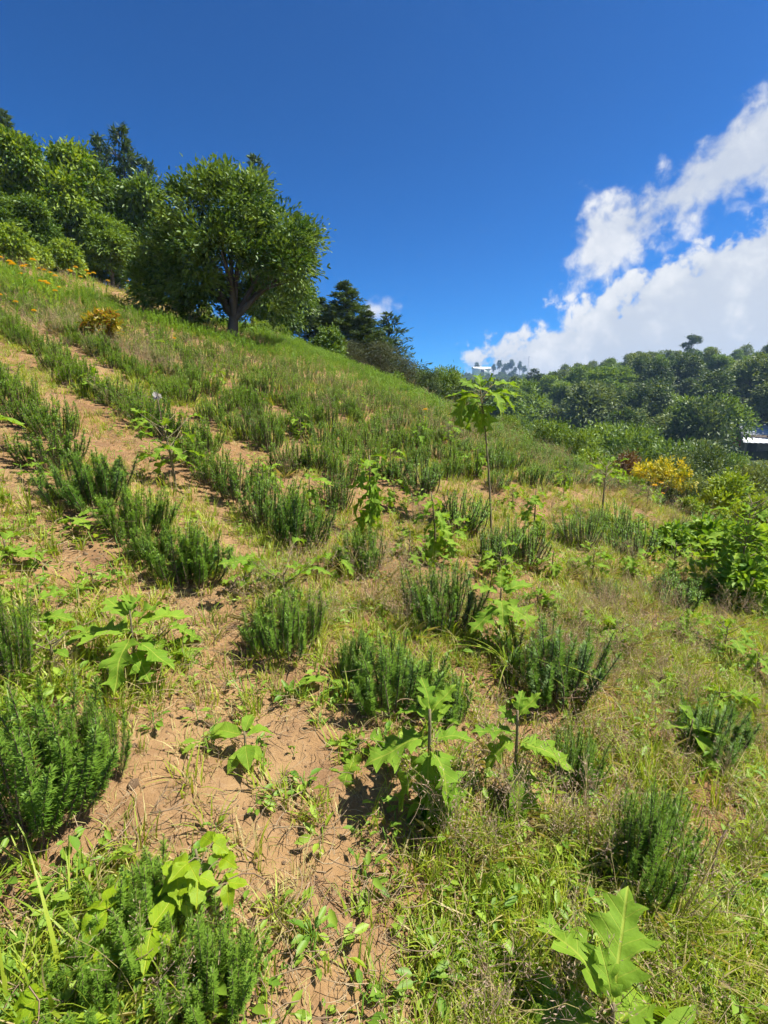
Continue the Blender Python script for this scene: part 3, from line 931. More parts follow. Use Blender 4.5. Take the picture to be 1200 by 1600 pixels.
part('wall', lambda a: box(a, -1.4, 1.2, 0, 2.0, 0, 1.7), M['white_paint'], kiosk)
part('red_panel', lambda a: box(a, -1.41, .5, -.05, -.004, .9, 2.3), M['red_paint'], kiosk)
part('roof', lambda a: sheet_roof(a, -1.7, 1.5, -.4, 2.4, 2.3, 2.7), M['red_paint'], kiosk)
part('window', lambda a: box(a, .58, 1.1, -.05, -.004, .8, 1.5), M['dark_opening'], kiosk)

gd = ray(754, 574) * 590
barn = bpy.data.objects.new('white_barn', None)
COL.objects.link(barn)
barn.location = (gd[0], gd[1], EZ + gd[2] - 5.0)
barn.rotation_euler = (0, 0, R(6))
tagged(barn, 'long low building with white roof on the farthest ridge', 'building')
part('wall', lambda a: (box(a, -10, 10, 0, 9, -3, 4.0)), M['white_paint'], barn)
part('roof', lambda a: (sheet_roof(a, -11, 11, -1, 3.9, 4.5, 6.0, .12, 1.5, .1), sheet_roof(a, -11, 11, 4.5, 6.0, 10, 3.9, .12, 1.5, .1)), M['white_sheet'], barn)
part('door', lambda a: box(a, -2, 2, -.2, -.02, -3, 2.6), M['dark_opening'], barn)

md = ray(827, 556) * 620
mast_a = Acc()
mz = float(H(md[0], md[1]))
mh = max(12.0, EZ + md[2] - mz)
for sxx in (-1, 1):
    for syy in (-1, 1):
        tube(mast_a, [(sxx * 1.6, syy * 1.6, -1), (sxx * .35, syy * .35, mh)], .14, 4)
for z in np.linspace(0, mh, 9)[:-1]:
    f0 = 1.6 - 1.25 * z / mh
    f1 = 1.6 - 1.25 * (z + mh / 8) / mh
    for sgn in (-1, 1):
        tube(mast_a, [(-f0, sgn * f0, z), (f1, sgn * f1, z + mh / 8)], .09, 4)
        tube(mast_a, [(sgn * f0, -f0, z), (sgn * f1, f1, z + mh / 8)], .09, 4)
mast = mobj('lattice_mast', mast_a.mesh('lattice_mast', M['grey_sheet']), loc=(md[0], md[1], mz))
tagged(mast, 'thin lattice mast right of the far pine grove', 'mast')

# ------------------------------------------------------------------ scatter: uncountable cover instanced on points
def scatter(name, protos, P, rot, scl, label, cat, seed=0):
    """one object whose geometry nodes put a small clump mesh on each point"""
    c = bpy.data.collections.new(name + '_clumps')
    for i, me in enumerate(protos):
        o = bpy.data.objects.new('%s_clump_%02d' % (name, i), me)
        c.objects.link(o)
    rng = np.random.RandomState(seed)
    n = len(P)
    me = bpy.data.meshes.new(name)
    me.vertices.add(n)
    me.vertices.foreach_set('co', np.asarray(P, float).ravel())
    a = me.attributes.new('rot', 'FLOAT_VECTOR', 'POINT')
    a.data.foreach_set('vector', np.asarray(rot, np.float32).ravel())
    a = me.attributes.new('scl', 'FLOAT_VECTOR', 'POINT')
    s = np.asarray(scl, np.float32)
    if s.ndim == 1:
        s = np.stack([s, s, s], -1)
    a.data.foreach_set('vector', s.ravel())
    a = me.attributes.new('idx', 'INT', 'POINT')
    a.data.foreach_set('value', rng.randint(0, len(protos), n).astype(np.int32))
    o = mobj(name, me)
    ng = bpy.data.node_groups.new(name, 'GeometryNodeTree')
    ng.interface.new_socket('Geometry', in_out='INPUT', socket_type='NodeSocketGeometry')
    ng.interface.new_socket('Geometry', in_out='OUTPUT', socket_type='NodeSocketGeometry')
    N, Lk = ng.nodes, ng.links
    gi, go = N.new('NodeGroupInput'), N.new('NodeGroupOutput')
    ci = N.new('GeometryNodeCollectionInfo')
    ci.inputs['Collection'].default_value = c
    ci.inputs['Separate Children'].default_value = True
    ci.inputs['Reset Children'].default_value = True
    ip = N.new('GeometryNodeInstanceOnPoints')
    ip.inputs['Pick Instance'].default_value = True
    for nm, typ, sock in (('rot', 'FLOAT_VECTOR', 'Rotation'), ('scl', 'FLOAT_VECTOR', 'Scale'), ('idx', 'INT', 'Instance Index')):
        na = N.new('GeometryNodeInputNamedAttribute')
        na.data_type = typ
        na.inputs['Name'].default_value = nm
        Lk.new(na.outputs['Attribute'], ip.inputs[sock])
    Lk.new(gi.outputs[0], ip.inputs['Points'])
    Lk.new(ci.outputs[0], ip.inputs['Instance'])
    Lk.new(ip.outputs[0], go.inputs[0])
    md_ = o.modifiers.new('scatter', 'NODES')
    md_.node_group = ng
    tagged(o, label, cat, kind='stuff')
    return o


def blade_clump(seed, n, h, spread, wdt, lean, mat, straight=0.4, tint=(0.56, .24), seg=4):
    rng = np.random.RandomState(seed)
    a = Acc()
    an = rng.rand(n) * 6.283
    P = np.stack([np.cos(an), np.sin(an), np.zeros(n)], -1) * (rng.rand(n, 1) ** .5) * spread
    d2 = an + rng.normal(0, .8, n)
    out = np.stack([np.cos(d2), np.sin(d2), np.zeros(n)], -1)
    hh = h * rng.uniform(.35, 1.1, n)
    ln = lean * rng.uniform(.2, 1.2, n)
    s = np.stack([-np.sin(d2), np.cos(d2), np.zeros(n)], -1)
    tw = wdt * rng.uniform(.7, 1.3, n)
    rows = []
    for q in range(seg + 1):
        f = q / seg
        c = P + out * (ln * hh * f ** 1.8)[:, None] + np.array([0, 0, 1.]) * (hh * (f - .38 * ln * f ** 2.4))[:, None]
        wv = tw * (1 - f ** 1.7) if q < seg else tw * 0
        if q < seg:
            rows += [c - s * wv[:, None] * .5, c + s * wv[:, None] * .5]
        else:
            rows += [c]
    V = np.stack(rows, 1)
    k = V.shape[1]
    i = np.arange(n)[:, None] * k
    fs = [i + np.array([[2 * q, 2 * q + 1, 2 * q + 3, 2 * q + 2]]) for q in range(seg - 1)]
    fs.append(i + np.array([[2 * seg - 2, 2 * seg - 1, 2 * seg]]))
    t = np.clip(rng.normal(tint[0], tint[1], n), 0, 1)
    a.add(V.reshape(-1, 3), fs, np.repeat(t, k))
    return a.mesh('blade_clump', mat)


def wispy_clump(seed, n, h, mat):
    """thin stalks with a haze of fine reddish brown spikelets"""
    rng = np.random.RandomState(seed)
    a = Acc()
    for q in range(n):
        an = rng.rand() * 6.283
        ln = rng.uniform(.1, .55)
        hh = h * rng.uniform(.6, 1.1)
        b = np.array([math.cos(an), math.sin(an), 0]) * rng.rand() * .05
        d = np.array([math.cos(an + rng.normal(0, .5)), math.sin(an + rng.normal(0, .5)), 0])
        p = bez(b, b + np.array([0, 0, hh * .6]), b + d * ln * hh + np.array([0, 0, hh]), 5)
        tube(a, p, np.linspace(.0013, .0006, 5), 3, tint=.45)
        m_ = 42
        f = rng.uniform(.42, 1.0, m_)
        ax = b + d * ln * hh * (f ** 2)[:, None] + np.array([0, 0, 1.]) * (hh * f)[:, None]
        o = rng.normal(size=(m_, 3)) * (.006 + .055 * (1 - f))[:, None]
        Pq = ax + o
        leaves(a, Pq, o + rng.normal(size=(m_, 3)) * .01 + np.array([0, 0, .01]), rng.normal(size=(m_, 3)), rng.uniform(.006, .013, m_), .0028, np.full(m_, .95), kind='rhomb')
        br = rng.choice(m_, 12)
        for k in br:
            tube(a, [ax[k] - np.array([0, 0, .03]), Pq[k]], .0005, 3, tint=.9, cap=False)
    leavesn = 10
    an = rng.rand(leavesn) * 6.28
    dv = np.stack([np.cos(an), np.sin(an), rng.uniform(.3, 1.4, leavesn)], -1)
    leaves(a, np.zeros((leavesn, 3)), dv, np.tile([0, 0, 1.], (leavesn, 1)), rng.uniform(.08, .18, leavesn), .005, np.full(leavesn, .3), kind='oval', curl=.2)
    return a.mesh('wispy_clump', mat)


def weed_clump(seed, n, size, mat):
    rng = np.random.RandomState(seed)
    a = Acc()
    an = rng.rand(n) * 6.28
    hz = rng.rand(n)
    P = np.stack([np.cos(an) * .01, np.sin(an) * .01, hz * size * 1.6], -1)
    dv = np.stack([np.cos(an), np.sin(an), rng.uniform(-.1, .7, n)], -1)
    L = size * rng.uniform(.6, 1.2, n)
    leaves(a, P + unit(dv) * size * .25, dv, np.array([0, 0, 1.]) + rng.normal(size=(n, 3)) * .25, L, L * .5, np.clip(rng.normal(.5, .2, n), 0, 1), kind='oval', curl=.2)
    for q in range(n):
        tube(a, [P[q], P[q] + unit(dv[q]) * size * .3], .001, 3, tint=.3, cap=False)
    tube(a, [(0, 0, -.01), (0.004, 0, size * 1.6)], .0016, 4, tint=.3)
    return a.mesh('weed_clump', mat)


def straw_clump(seed, n, mat):
    rng = np.random.RandomState(seed)
    a = Acc()
    for q in range(n):
        an = rng.rand() * 6.28
        L = rng.uniform(.02, .085)
        d = np.array([math.cos(an), math.sin(an), rng.normal(0, .18)])
        c = np.append(rng.normal(size=2) * .09, rng.uniform(.002, .014))
        s = np.array([-d[1], d[0], 0]) * rng.normal(0, .02)
        tube(a, bez(c - d * L / 2, c + s, c + d * L / 2, 4), rng.uniform(.0005, .0013), 3, tint=rng.rand())
    return a.mesh('straw_clump', mat)


def clod_mesh(seed, mat):
    rng = np.random.RandomState(seed)
    import bmesh
    bm = bmesh.new()
    bmesh.ops.create_icosphere(bm, subdivisions=2, radius=1.0)
    for v in bm.verts:
        f = 1 + .28 * math.sin(v.co.x * 3 + seed) * math.cos(v.co.y * 4 + seed * 2) + rng.normal(0, .07)
        v.co = v.co * f
        v.co.z *= .65
    me = bpy.data.meshes.new('soil_clod')
    bm.to_mesh(me)
    bm.free()
    for p in me.polygons:
        p.use_smooth = True
    me.materials.append(mat)
    return me


def blobs(x, y, lst):
    """sum of soft spots given as (pixel x, pixel y, radius in metres, weight)"""
    s = np.zeros_like(x)
    for (px, py, rr, wt_) in lst:
        p, _ = gnd(px, py, 30)
        s += wt_ * np.exp(-((x - p[0]) ** 2 + (y - p[1]) ** 2) / (rr * rr))
    return s


def frustum_points(rng, n, tmin, tmax, power=1.0):
    """random ground points in front of the camera, denser near it, a little wider than the view"""
    u = rng.rand(3 * n)
    y = tmin + (tmax - tmin) * u ** power
    w0 = 0.95 * y + .6
    w1 = w0 + 1.8
    x = rng.uniform(-1, 1, 3 * n) * w1
    keep = rng.rand(3 * n) < (w1 / w0) / 3.0
    return x[keep], y[keep]


BARE = [(480, 1200, .22, 1.2), (430, 1290, .22, 1.2), (470, 1400, .18, 1.0), (560, 1260, .12, .9), (280, 1220, .2, 1.1), (40, 1350, .2, 1.2), (520, 1480, .14, .6),
        (120, 830, .35, 1.1), (170, 700, .3, 1.1), (60, 920, .3, .7), (330, 940, .22, .6), (390, 870, .2, .8), (330, 700, .35, .8), (420, 720, .35, .9),
        (560, 760, .3, .8), (1110, 1270, .14, .9), (1110, 1340, .1, .6), (60, 580, .6, .7), (120, 555, .7, .6), (620, 780, .3, .6), (770, 740, .4, .8), (400, 1540, .12, .9)]
LUSH = [(700, 1350, .25, .5), (1000, 1450, .3, .6), (1150, 1500, .3, .6), (750, 1540, .25, .6), (1000, 1240, .3, .4), (560, 990, .25, .8), (940, 930, .4, 1.0), (1000, 1040, .4, .8), (1150, 1000, .4, .8), (1150, 1100, .3, .8), (1180, 1400, .2, .8), (650, 1420, .25, .4),
        (900, 1480, .25, .4), (60, 1560, .2, .8), (120, 1500, .2, .5), (480, 1080, .25, .6), (350, 1060, .25, .3)]
PURPLE = [(600, 930, .35, 1.2), (540, 940, .3, .9), (900, 1010, .4, 1.0), (1010, 980, .4, 1.1), (950, 1080, .3, .9), (1080, 850, .6, .8), (1010, 778, 1.0, 2.0), (1060, 805, .8, 1.8),
          (680, 1300, .15, .25), (770, 1310, .15, .25), (860, 1300, .2, .3), (780, 960, .3, .6), (300, 960, .25, .5), (250, 590, .6, .8), (130, 540, .8, .9), (60, 540, .7, .9),
          (1150, 1330, .25, .4), (800, 1440, .25, .2), (240, 455, 2, 1), (330, 490, 2, 1), (80, 430, 2, .8)]


def in_field(x, y):
    return (edge_dist(x, y) < 1.5) & (y < 26 + 0.3 * x * 0)


def ground_pts(rng, n, tmin, tmax, power, dens):
    x, y = frustum_points(rng, n, tmin, tmax, power)
    keep = (rng.rand(len(x)) < dens(x, y)) & in_field(x, y)
    x, y = x[keep], y[keep]
    return np.stack([x, y, H(x, y)], -1)


def row_phase(x, y):
    n = x * ROW_N[0] + y * ROW_N[1]
    return np.abs((row_coord(n) + .5) % 1 - .5) * 2     # 0 on the row, 1 between rows


def tilt(rng, n, s=.12):
    return np.stack([rng.normal(0, s, n), rng.normal(0, s, n), rng.rand(n) * 6.283], -1)


def d_grass(x, y):
    right = sstep(x - 0.1 * y, -0.2, 1.2)
    nz = vnoise(x / .6 + 5, y / .6) + .6 * vnoise(x / .22, y / .22 + 3)
    far = sstep(np.hypot(x, y), 3.5, 8)
    return np.clip(.30 + .95 * nz + .16 * right + .2 * far - .65 * blobs(x, y, BARE) + .5 * blobs(x, y, LUSH), 0.05, 1)


def d_purple(x, y):
    nz = vnoise(x / .5 + 25, y / .5)
    right = sstep(x, 0.0, 1.5)
    return np.clip(.05 + .30 * nz + .10 * right + .55 * blobs(x, y, PURPLE) - .5 * blobs(x, y, BARE), 0, 1)


rg = np.random.RandomState(101)
g_short = [blade_clump(200 + i, 14, .085, .03, .0042, .9, M['grass']) for i in range(5)]
g_tall = [blade_clump(210 + i, 12, .19, .035, .0055, .7, M['grass']) for i in range(5)]
g_far = [blade_clump(220 + i, 14, .24, .09, .012, .6, M['grass'], seg=3) for i in range(4)]
g_wisp = [wispy_clump(230 + i, 6, .30, M['dry_grass']) for i in range(5)]
g_weed = [weed_clump(240 + i, 7, .028, M['weed']) for i in range(5)]
g_straw = [straw_clump(250 + i, 10, M['straw']) for i in range(6)]
g_clod = [clod_mesh(260 + i, M['clod']) for i in range(4)]

P = ground_pts(rg, 22000, .55, 6.5, 1.35, d_grass)
scatter('short_grass', g_short, P, tilt(rg, len(P)), rg.uniform(.6, 1.5, len(P)), 'short yellow green grass covering the soil between the bushes', 'grass', 1)
P = ground_pts(rg, 8000, .6, 7, 1.3, lambda x, y: d_grass(x, y) * .8)
scatter('tall_grass', g_tall, P, tilt(rg, len(P)), rg.uniform(.4, 1.1, len(P)), 'taller loose grass tufts among the rosemary bushes', 'grass', 2)
P = ground_pts(rg, 42000, 5.0, 25, 1.1, lambda x, y: np.clip(d_grass(x, y) + .15, 0, 1) * (1 - .93 * sstep(row_phase(x, y), .30, .62) * (1 - .6 * sstep(x, 0.0, 3.5)) * (1 - .6 * sstep(y, 11, 18))) * .4)
scatter('slope_grass', g_far, P, tilt(rg, len(P)), rg.uniform(.3, .8, len(P)), 'green grass over the upper slope of the field', 'grass', 3)
P = ground_pts(rg, 3000, .7, 8, 1.2, d_purple)
scatter('wispy_grass', g_wisp, P, tilt(rg, len(P)), rg.uniform(.55, 1.15, len(P)), 'wispy dry grass with hazy reddish brown seed heads', 'grass', 4)
P = ground_pts(rg, 6500, 7, 25, 1.1, lambda x, y: d_purple(x, y) * .8)
scatter('slope_wispy_grass', g_wisp, P, tilt(rg, len(P)), rg.uniform(.9, 1.6, len(P)), 'pinkish dry grass patches on the upper slope', 'grass', 5)
P = ground_pts(rg, 7500, .6, 9, 1.3, lambda x, y: np.clip(.36 + .9 * vnoise(x / .4 + 50, y / .4) + .4 * blobs(x, y, LUSH), .03, 1))
scatter('small_weeds', g_weed, P, tilt(rg, len(P), .2), rg.uniform(.5, 1.7, len(P)), 'tiny broad leaved weeds scattered over the soil', 'weeds', 6)
P = ground_pts(rg, 8000, .5, 8, 1.4, lambda x, y: np.clip(.5 + .8 * vnoise(x / .3 + 80, y / .3), .05, 1))
P[:, 2] += .002
scatter('straw_litter', g_straw, P, tilt(rg, len(P), .15), rg.uniform(.5, 1.5, len(P)), 'dry straw and twig litter lying on the bare soil', 'straw', 7)
P = ground_pts(rg, 9000, .5, 6, 1.5, lambda x, y: np.clip(.4 + .9 * vnoise(x / .25 + 33, y / .25), .05, 1))
sc = np.exp(rg.normal(-5.35, .5, len(P)))
P[:, 2] += sc * .2
scatter('soil_crumbs', g_clod, P, tilt(rg, len(P), .6), np.clip(sc, .002, .018), 'small crumbs and clods of reddish soil', 'soil', 8)

g_dry = [blade_clump(270 + i, 12, .05, .04, .0028, 1.2, M['dry_grass'], tint=(.45, .3), seg=3) for i in range(5)]
P = ground_pts(rg, 16000, .5, 9, 1.3, lambda x, y: np.clip(.45 + .9 * vnoise(x / .35 + 61, y / .35 + 7) + .5 * vnoise(x / 1.1 + 3, y / 1.1), .04, 1))
scatter('dry_thatch', g_dry, P, tilt(rg, len(P), .3), rg.uniform(.5, 1.5, len(P)), 'low dead grass thatch on the soil', 'grass', 11)

P = ground_pts(rg, 16000, 8, 25, 1.05, lambda x, y: np.clip(.5 + .9 * vnoise(x / .6 + 61, y / .6 + 7), .05, 1))
scatter('slope_thatch', g_dry, P, tilt(rg, len(P), .3), rg.uniform(1.6, 3.4, len(P)), 'pale dead grass thatch on the upper slope', 'grass', 12)

# distant wood beyond the hill crest, one mass
x = rg.uniform(-120, 330, 5200)
y = rg.uniform(170, 640, 5200)
r = np.hypot(x, y)
al = np.degrees(np.arctan2(x, y))
keep = (r > 182) & (r < 575) & (al > -12) & (al < 42) & (vnoise(x / 40, y / 40) > -.28)
x, y = x[keep], y[keep]
P = np.stack([x, y, H(x, y) - .4], -1)
sc = rg.uniform(.6, 1.15, len(P))
scatter('distant_wood', [PROTO[k][1] for k in ('wood_a', 'wood_b', 'wood_c')], P, np.stack([0 * sc, 0 * sc, rg.rand(len(P)) * 6.28], -1), sc,
        'hazy distant wood on the ridge behind the valley', 'wood', 9)

# ------------------------------------------------------------------ rosemary
def rosemary_meshes(seed, n_stem, per, nl, nw, h=.46, rad=.2):
    rng = np.random.RandomState(seed)
    st, nd = Acc(), Acc()
    for q in range(n_stem):
        an = rng.rand() * 6.283
        fr = rng.rand() ** .6
        d = np.array([math.cos(an), math.sin(an), 0])
        b = d * fr * rad * .72
        hh = h * rng.uniform(.50, 1.10) * (1 - .22 * fr)
        e = b + d * rad * fr * rng.uniform(.15, .6) + np.array([0, 0, hh]) + np.append(rng.normal(size=2) * .02, 0)
        mid = b + d * rad * fr * .35 + np.array([0, 0, hh * .45])
        p = bez(b, mid, e, 9)
        tube(st, p, np.linspace(.0042, .0012, 9) * (1 if nw < .004 else 1.4), 4)
        tt = .12 + .88 * rng.rand(per) ** .72
        idx = tt * 8
        i0 = np.minimum(idx.astype(int), 7)
        f = (idx - i0)[:, None]
        P = p[i0] * (1 - f) + p[i0 + 1] * f
        ax = unit(p[i0 + 1] - p[i0])
        rd = rng.normal(size=(per, 3))
        rd = unit(rd - ax * (rd * ax).sum(1, keepdims=True))
        up = np.where(tt > .93, 1.6, rng.uniform(.35, 1.0, per))[:, None]
        Dv = rd + ax * up
        tipf = np.clip((1.03 - tt) / .12, .45, 1)
        t = np.clip(.25 + .45 * tt ** 2 + rng.normal(0, .15, per), 0, .95)
        t = np.where((tt < .34) & (rng.rand(per) < .55), 1.0, t)
        leaves(nd, P, Dv, ax, nl * rng.uniform(.75, 1.2, per) * tipf, nw, t, kind='needle')
    return st.mesh('rosemary_stems', M['rosemary_stem'], True), nd.mesh('rosemary_needles', M['rosemary'])


RH = [rosemary_meshes(300 + i, 62, 230, .027, .0030) for i in range(5)]
RM = [rosemary_meshes(310 + i, 54, 95, .027, .0052) for i in range(5)]
RL = [rosemary_meshes(320 + i, 34, 34, .030, .0095, rad=.22) for i in range(5)]
rngR = np.random.RandomState(55)
rosemary_xy = []


def rosemary(x, y, h, wdt, t, label, group='rosemary bushes in the planted rows'):
    st, nd = (RH if t < 3.3 else RM if t < 7.5 else RL)[rngR.randint(5)]
    e = bpy.data.objects.new('rosemary_bush', None)
    COL.objects.link(e)
    e.location = (x, y, float(H(x, y)) - .015)
    e.rotation_euler = (rngR.normal(0, .05), rngR.normal(0, .05), rngR.rand() * 6.28)
    e.scale = (wdt / .42, wdt / .42, h / .46)
    e.empty_display_size = .1
    tagged(e, label, 'rosemary', group)
    mobj('stems', st, e)
    mobj('needles', nd, e)
    rosemary_xy.append((x, y))


HAND = [  # base px, base py, width px, height m, label
    (60, 1265, 190, .46, 'largest rosemary bush at the left edge, below the lobed leaf plant'),
    (150, 1225, 100, .36, 'rosemary bush joined to the right side of the big left one'),
    (8, 1065, 90, .46, 'rosemary bush cut by the left edge above the largest one'),
    (215, 1475, 150, .26, 'rosemary bush behind the two bean leaves at the bottom left'),
    (325, 1575, 120, .30, 'dark rosemary bush right of the bean plants at the bottom left'),
    (150, 1570, 110, .2, 'thin rosemary bush low in the bottom left corner'),
    (300, 905, 135, .44, 'rosemary bush standing at the lower end of the left row'),
    (240, 870, 80, .3, 'small rosemary bush behind the lower end of the left row'),
    (215, 832, 110, .42, 'second rosemary bush from the lower end of the left row'),
    (140, 785, 130, .5, 'tall rosemary bush third from the lower end of the left row'),
    (80, 725, 110, .42, 'rosemary bush fourth from the lower end of the left row'),
    (450, 1012, 110, .36, 'dark rosemary bush in front of the broad leaved weed patch'),
    (610, 1100, 130, .38, 'rosemary bush above the plant with ragged hanging leaves'),
    (700, 1125, 80, .30, 'small dark rosemary bush right above the ragged leaf plant'),
    (555, 1060, 60, .30, 'small rosemary sprig left of the middle bush'),
    (690, 975, 110, .44, 'rosemary bush in the middle under the two drooping plants'),
    (862, 1080, 130, .48, 'dense rosemary bush right of the arching grass clump'),
    (1005, 1380, 110, .50, 'tall dark rosemary bush at the lower right with upright spikes'),
    (1040, 1330, 60, .3, 'rosemary spikes behind the tall lower right bush'),
    (895, 1225, 60, .34, 'narrow rosemary bush between hanging leaf and tall lower right bush'),
    (1110, 1175, 90, .36, 'rosemary bush behind the pointed leaves near the right edge'),
    (465, 850, 100, .46, 'rosemary bush at the lower end of the second row'),
    (420, 815, 80, .44, 'second rosemary bush from the lower end of the second row'),
    (375, 780, 80, .42, 'third rosemary bush from the lower end of the second row'),
    (335, 750, 70, .42, 'fourth rosemary bush of the second row beside the pale leafy plant'),
    (568, 890, 75, .36, 'rosemary bush under the drooping leaf stack in the centre'),
    (525, 795, 50, .42, 'slim rosemary bush left of the drooping leaf stack'),
    (455, 735, 70, .36, 'rosemary bush above the lower end of the second row'),
    (815, 875, 80, .46, 'rosemary bush right of the tall sapling foot'),
    (725, 825, 80, .44, 'rosemary bush left of the tall sapling foot'),
    (770, 880, 60, .36, 'rosemary bush at the foot of the tall sapling'),
    (905, 852, 60, .46, 'rosemary bush left of the thin sapling on the right'),
    (985, 868, 70, .50, 'rosemary bush right of the thin sapling on the right'),
    (955, 835, 60, .50, 'rosemary bush behind the thin sapling on the right'),
    (1050, 945, 80, .34, 'half hidden rosemary bush below the leafy clump on the right'),
    (945, 940, 40, .26, 'tiny rosemary sprig in the yellow green grass'),
    (1080, 830, 50, .36, 'rosemary bush in the pinkish grass on the right'),
    (660, 765, 70, .44, 'rosemary bush up the slope left of the tall sapling'),
]
for px, py, wpx, hgt, lb in HAND:
    p, t = gnd(px, py)
    rosemary(p[0], p[1], hgt * (.78 if py > 1000 else .68 if px < 350 else .84), max(.2, wpx * t / F_PX * (1.0 if px < 350 and py < 920 else 1.15)), t, lb)

cand = []
ORD = ['nearest', 'second', 'third', 'fourth', 'fifth', 'sixth', 'seventh', 'eighth', 'ninth', 'tenth', 'eleventh', 'twelfth'] + ['topmost'] * 20
for kk in range(1, 30):
    n0 = 0.40 + ROW_STEP * kk if kk < 4 else 3.16 + 0.74 * (kk - 3)
    s_ = -20.0
    while s_ < 16:
        s_ += rngR.uniform(.27, .38) if kk < 7 else rngR.uniform(.27, .42)
        q = ROW_N * (n0 + rngR.normal(0, .07)) + ROW_D * s_
        if q[1] < 2.0 or edge_dist(q[0], q[1]) > .8:
            continue
        z = float(H(q[0], q[1]))
        px, py, dep = project((q[0], q[1], z))
        if px < -60 or px > 1260 or dep > 22 or py > 770:
            continue
        if px > 1000 and dep > 6.5:
            continue
        if vnoise(np.array(q[0] / 1.3 + 7), np.array(q[1] / 1.3)) > .34 and rngR.rand() < .6:
            continue
        if min((q[0] - a) ** 2 + (q[1] - b) ** 2 for a, b in rosemary_xy[:len(HAND)]) < .09:
            continue
        if np.hypot(q[0] - tree_p[0], q[1] - tree_p[1]) < 1.0 or (dep > 15 and q[0] < -6.5):
            continue
        cand.append((dep, q[0], q[1], px, py, kk))
cand.sort()
n_ind = 262
for dep, x, y, px, py, row in cand[:n_ind]:
    zone = ('at the left edge' if px < 90 else 'below the orange shrub' if px < 230 else 'below the field tree' if px < 400 else
            'below the dark conifers' if px < 560 else 'left of the tall sapling' if px < 755 else 'between the two saplings' if px < 940 else 'right of the thin sapling')
    rosemary(x, y, rngR.uniform(.22, .38) * (1.0 if row > 2 else .92), rngR.uniform(.34, .46), dep, 'rosemary bush in the %s planted row up the slope, %s' % (ORD[row], zone),
             'rosemary bushes of the %s planted row' % ORD[row])
rest = np.array([(c_[1], c_[2]) for c_ in cand[n_ind:]])
print('rosemary candidates', len(cand))
if len(rest):
    P = np.stack([rest[:, 0], rest[:, 1], H(rest[:, 0], rest[:, 1])], -1)
    joined = []
    for st, nd in RL:
        joined.append(nd)
    s3 = np.stack([rg.uniform(.9, 1.25, len(P))] * 2 + [rg.uniform(.5, .9, len(P))], -1)
    scatter('far_rosemary', joined, P, tilt(rg, len(P), .05), s3, 'far rosemary rows merging on the upper slope', 'rosemary', 10)

# ------------------------------------------------------------------ plants with big lobed leaves
LOBED = [(0, 0), (-.02, .06), (.02, .13), (.11, .20), (.20, .30), (.22, .20), (.255, .12), (.33, .15), (.43, .27), (.54, .37), (.545, .25), (.55, .135),
         (.62, .125), (.71, .18), (.81, .24), (.80, .15), (.82, .085), (.90, .045), (1, 0)]
OVAL = [(0, 0), (.0, .08), (.06, .19), (.16, .28), (.30, .33), (.45, .32), (.60, .26), (.75, .18), (.88, .09), (1, 0)]


def leaf_mesh(name, outline, seed, bend, fold, wave, mat, widen=1.0, petiole=.16):
    rng = np.random.RandomState(seed)
    o = np.array(outline, float)
    o[1:-1] += rng.normal(0, .017, (len(o) - 2, 2))
    o[1:-1, 1] *= 1 + .12 * np.sin(np.arange(len(o) - 2) * .9 + seed)
    o[0] = o[-1] * 0
    t0 = np.linspace(0, 1, len(o))
    t1 = np.linspace(0, 1, 2 * len(o) - 1)
    ed = np.stack([np.interp(t1, t0, o[:, 0]), np.interp(t1, t0, o[:, 1]) * widen], -1)
    mid = np.maximum.accumulate(np.clip(ed[:, 0] * .96 - .25 * ed[:, 1], 0, 1))
    mid = mid * .5 + np.linspace(0, 1, len(mid)) * .5
    mid[0], mid[-1] = 0, 1
    mid = mid * ed[-1, 0]
    n = len(ed)
    cols = []
    for sgn, f in ((-1, 1.), (-1, .5), (0, 0.), (1, .5), (1, 1.)):
        asym = 1 + .06 * sgn * rng.normal()
        cols.append(np.stack([sgn * ed[:, 1] * f * asym, mid * (1 - f) + ed[:, 0] * f], -1))
    G = np.stack(cols, 1)                                # n x 5 x 2 (across, along)
    ac, al = G[..., 0], G[..., 1]
    z = fold * np.abs(ac) + wave * np.sin(al * 17 + ac * 9 + seed) * np.abs(ac) * 2.2 + .02 * np.sin(al * 9 + seed)
    kx = bend if abs(bend) > 1e-3 else 1e-3
    Y = np.sin(kx * al) / kx + z * np.sin(kx * al)
    Z = -(1 - np.cos(kx * al)) / kx + z * np.cos(kx * al)
    V = np.stack([ac, Y, Z], -1).reshape(-1, 3)
    i, j = np.meshgrid(np.arange(n - 1), np.arange(4), indexing='ij')
    q = np.stack([i * 5 + j, i * 5 + j + 1, (i + 1) * 5 + j + 1, (i + 1) * 5 + j], -1).reshape(-1, 4)
    a = Acc()
    a.add(V + np.array([0, petiole, 0]), q, .5, np.stack([ac, al + .001], -1).reshape(-1, 2))
    tube(a, [(0, 0, 0), (0, petiole * .6, .012), (0, petiole + .04, .003)], [.012, .010, .008], 4, tint=.9)
    return a.mesh(name, mat, True)


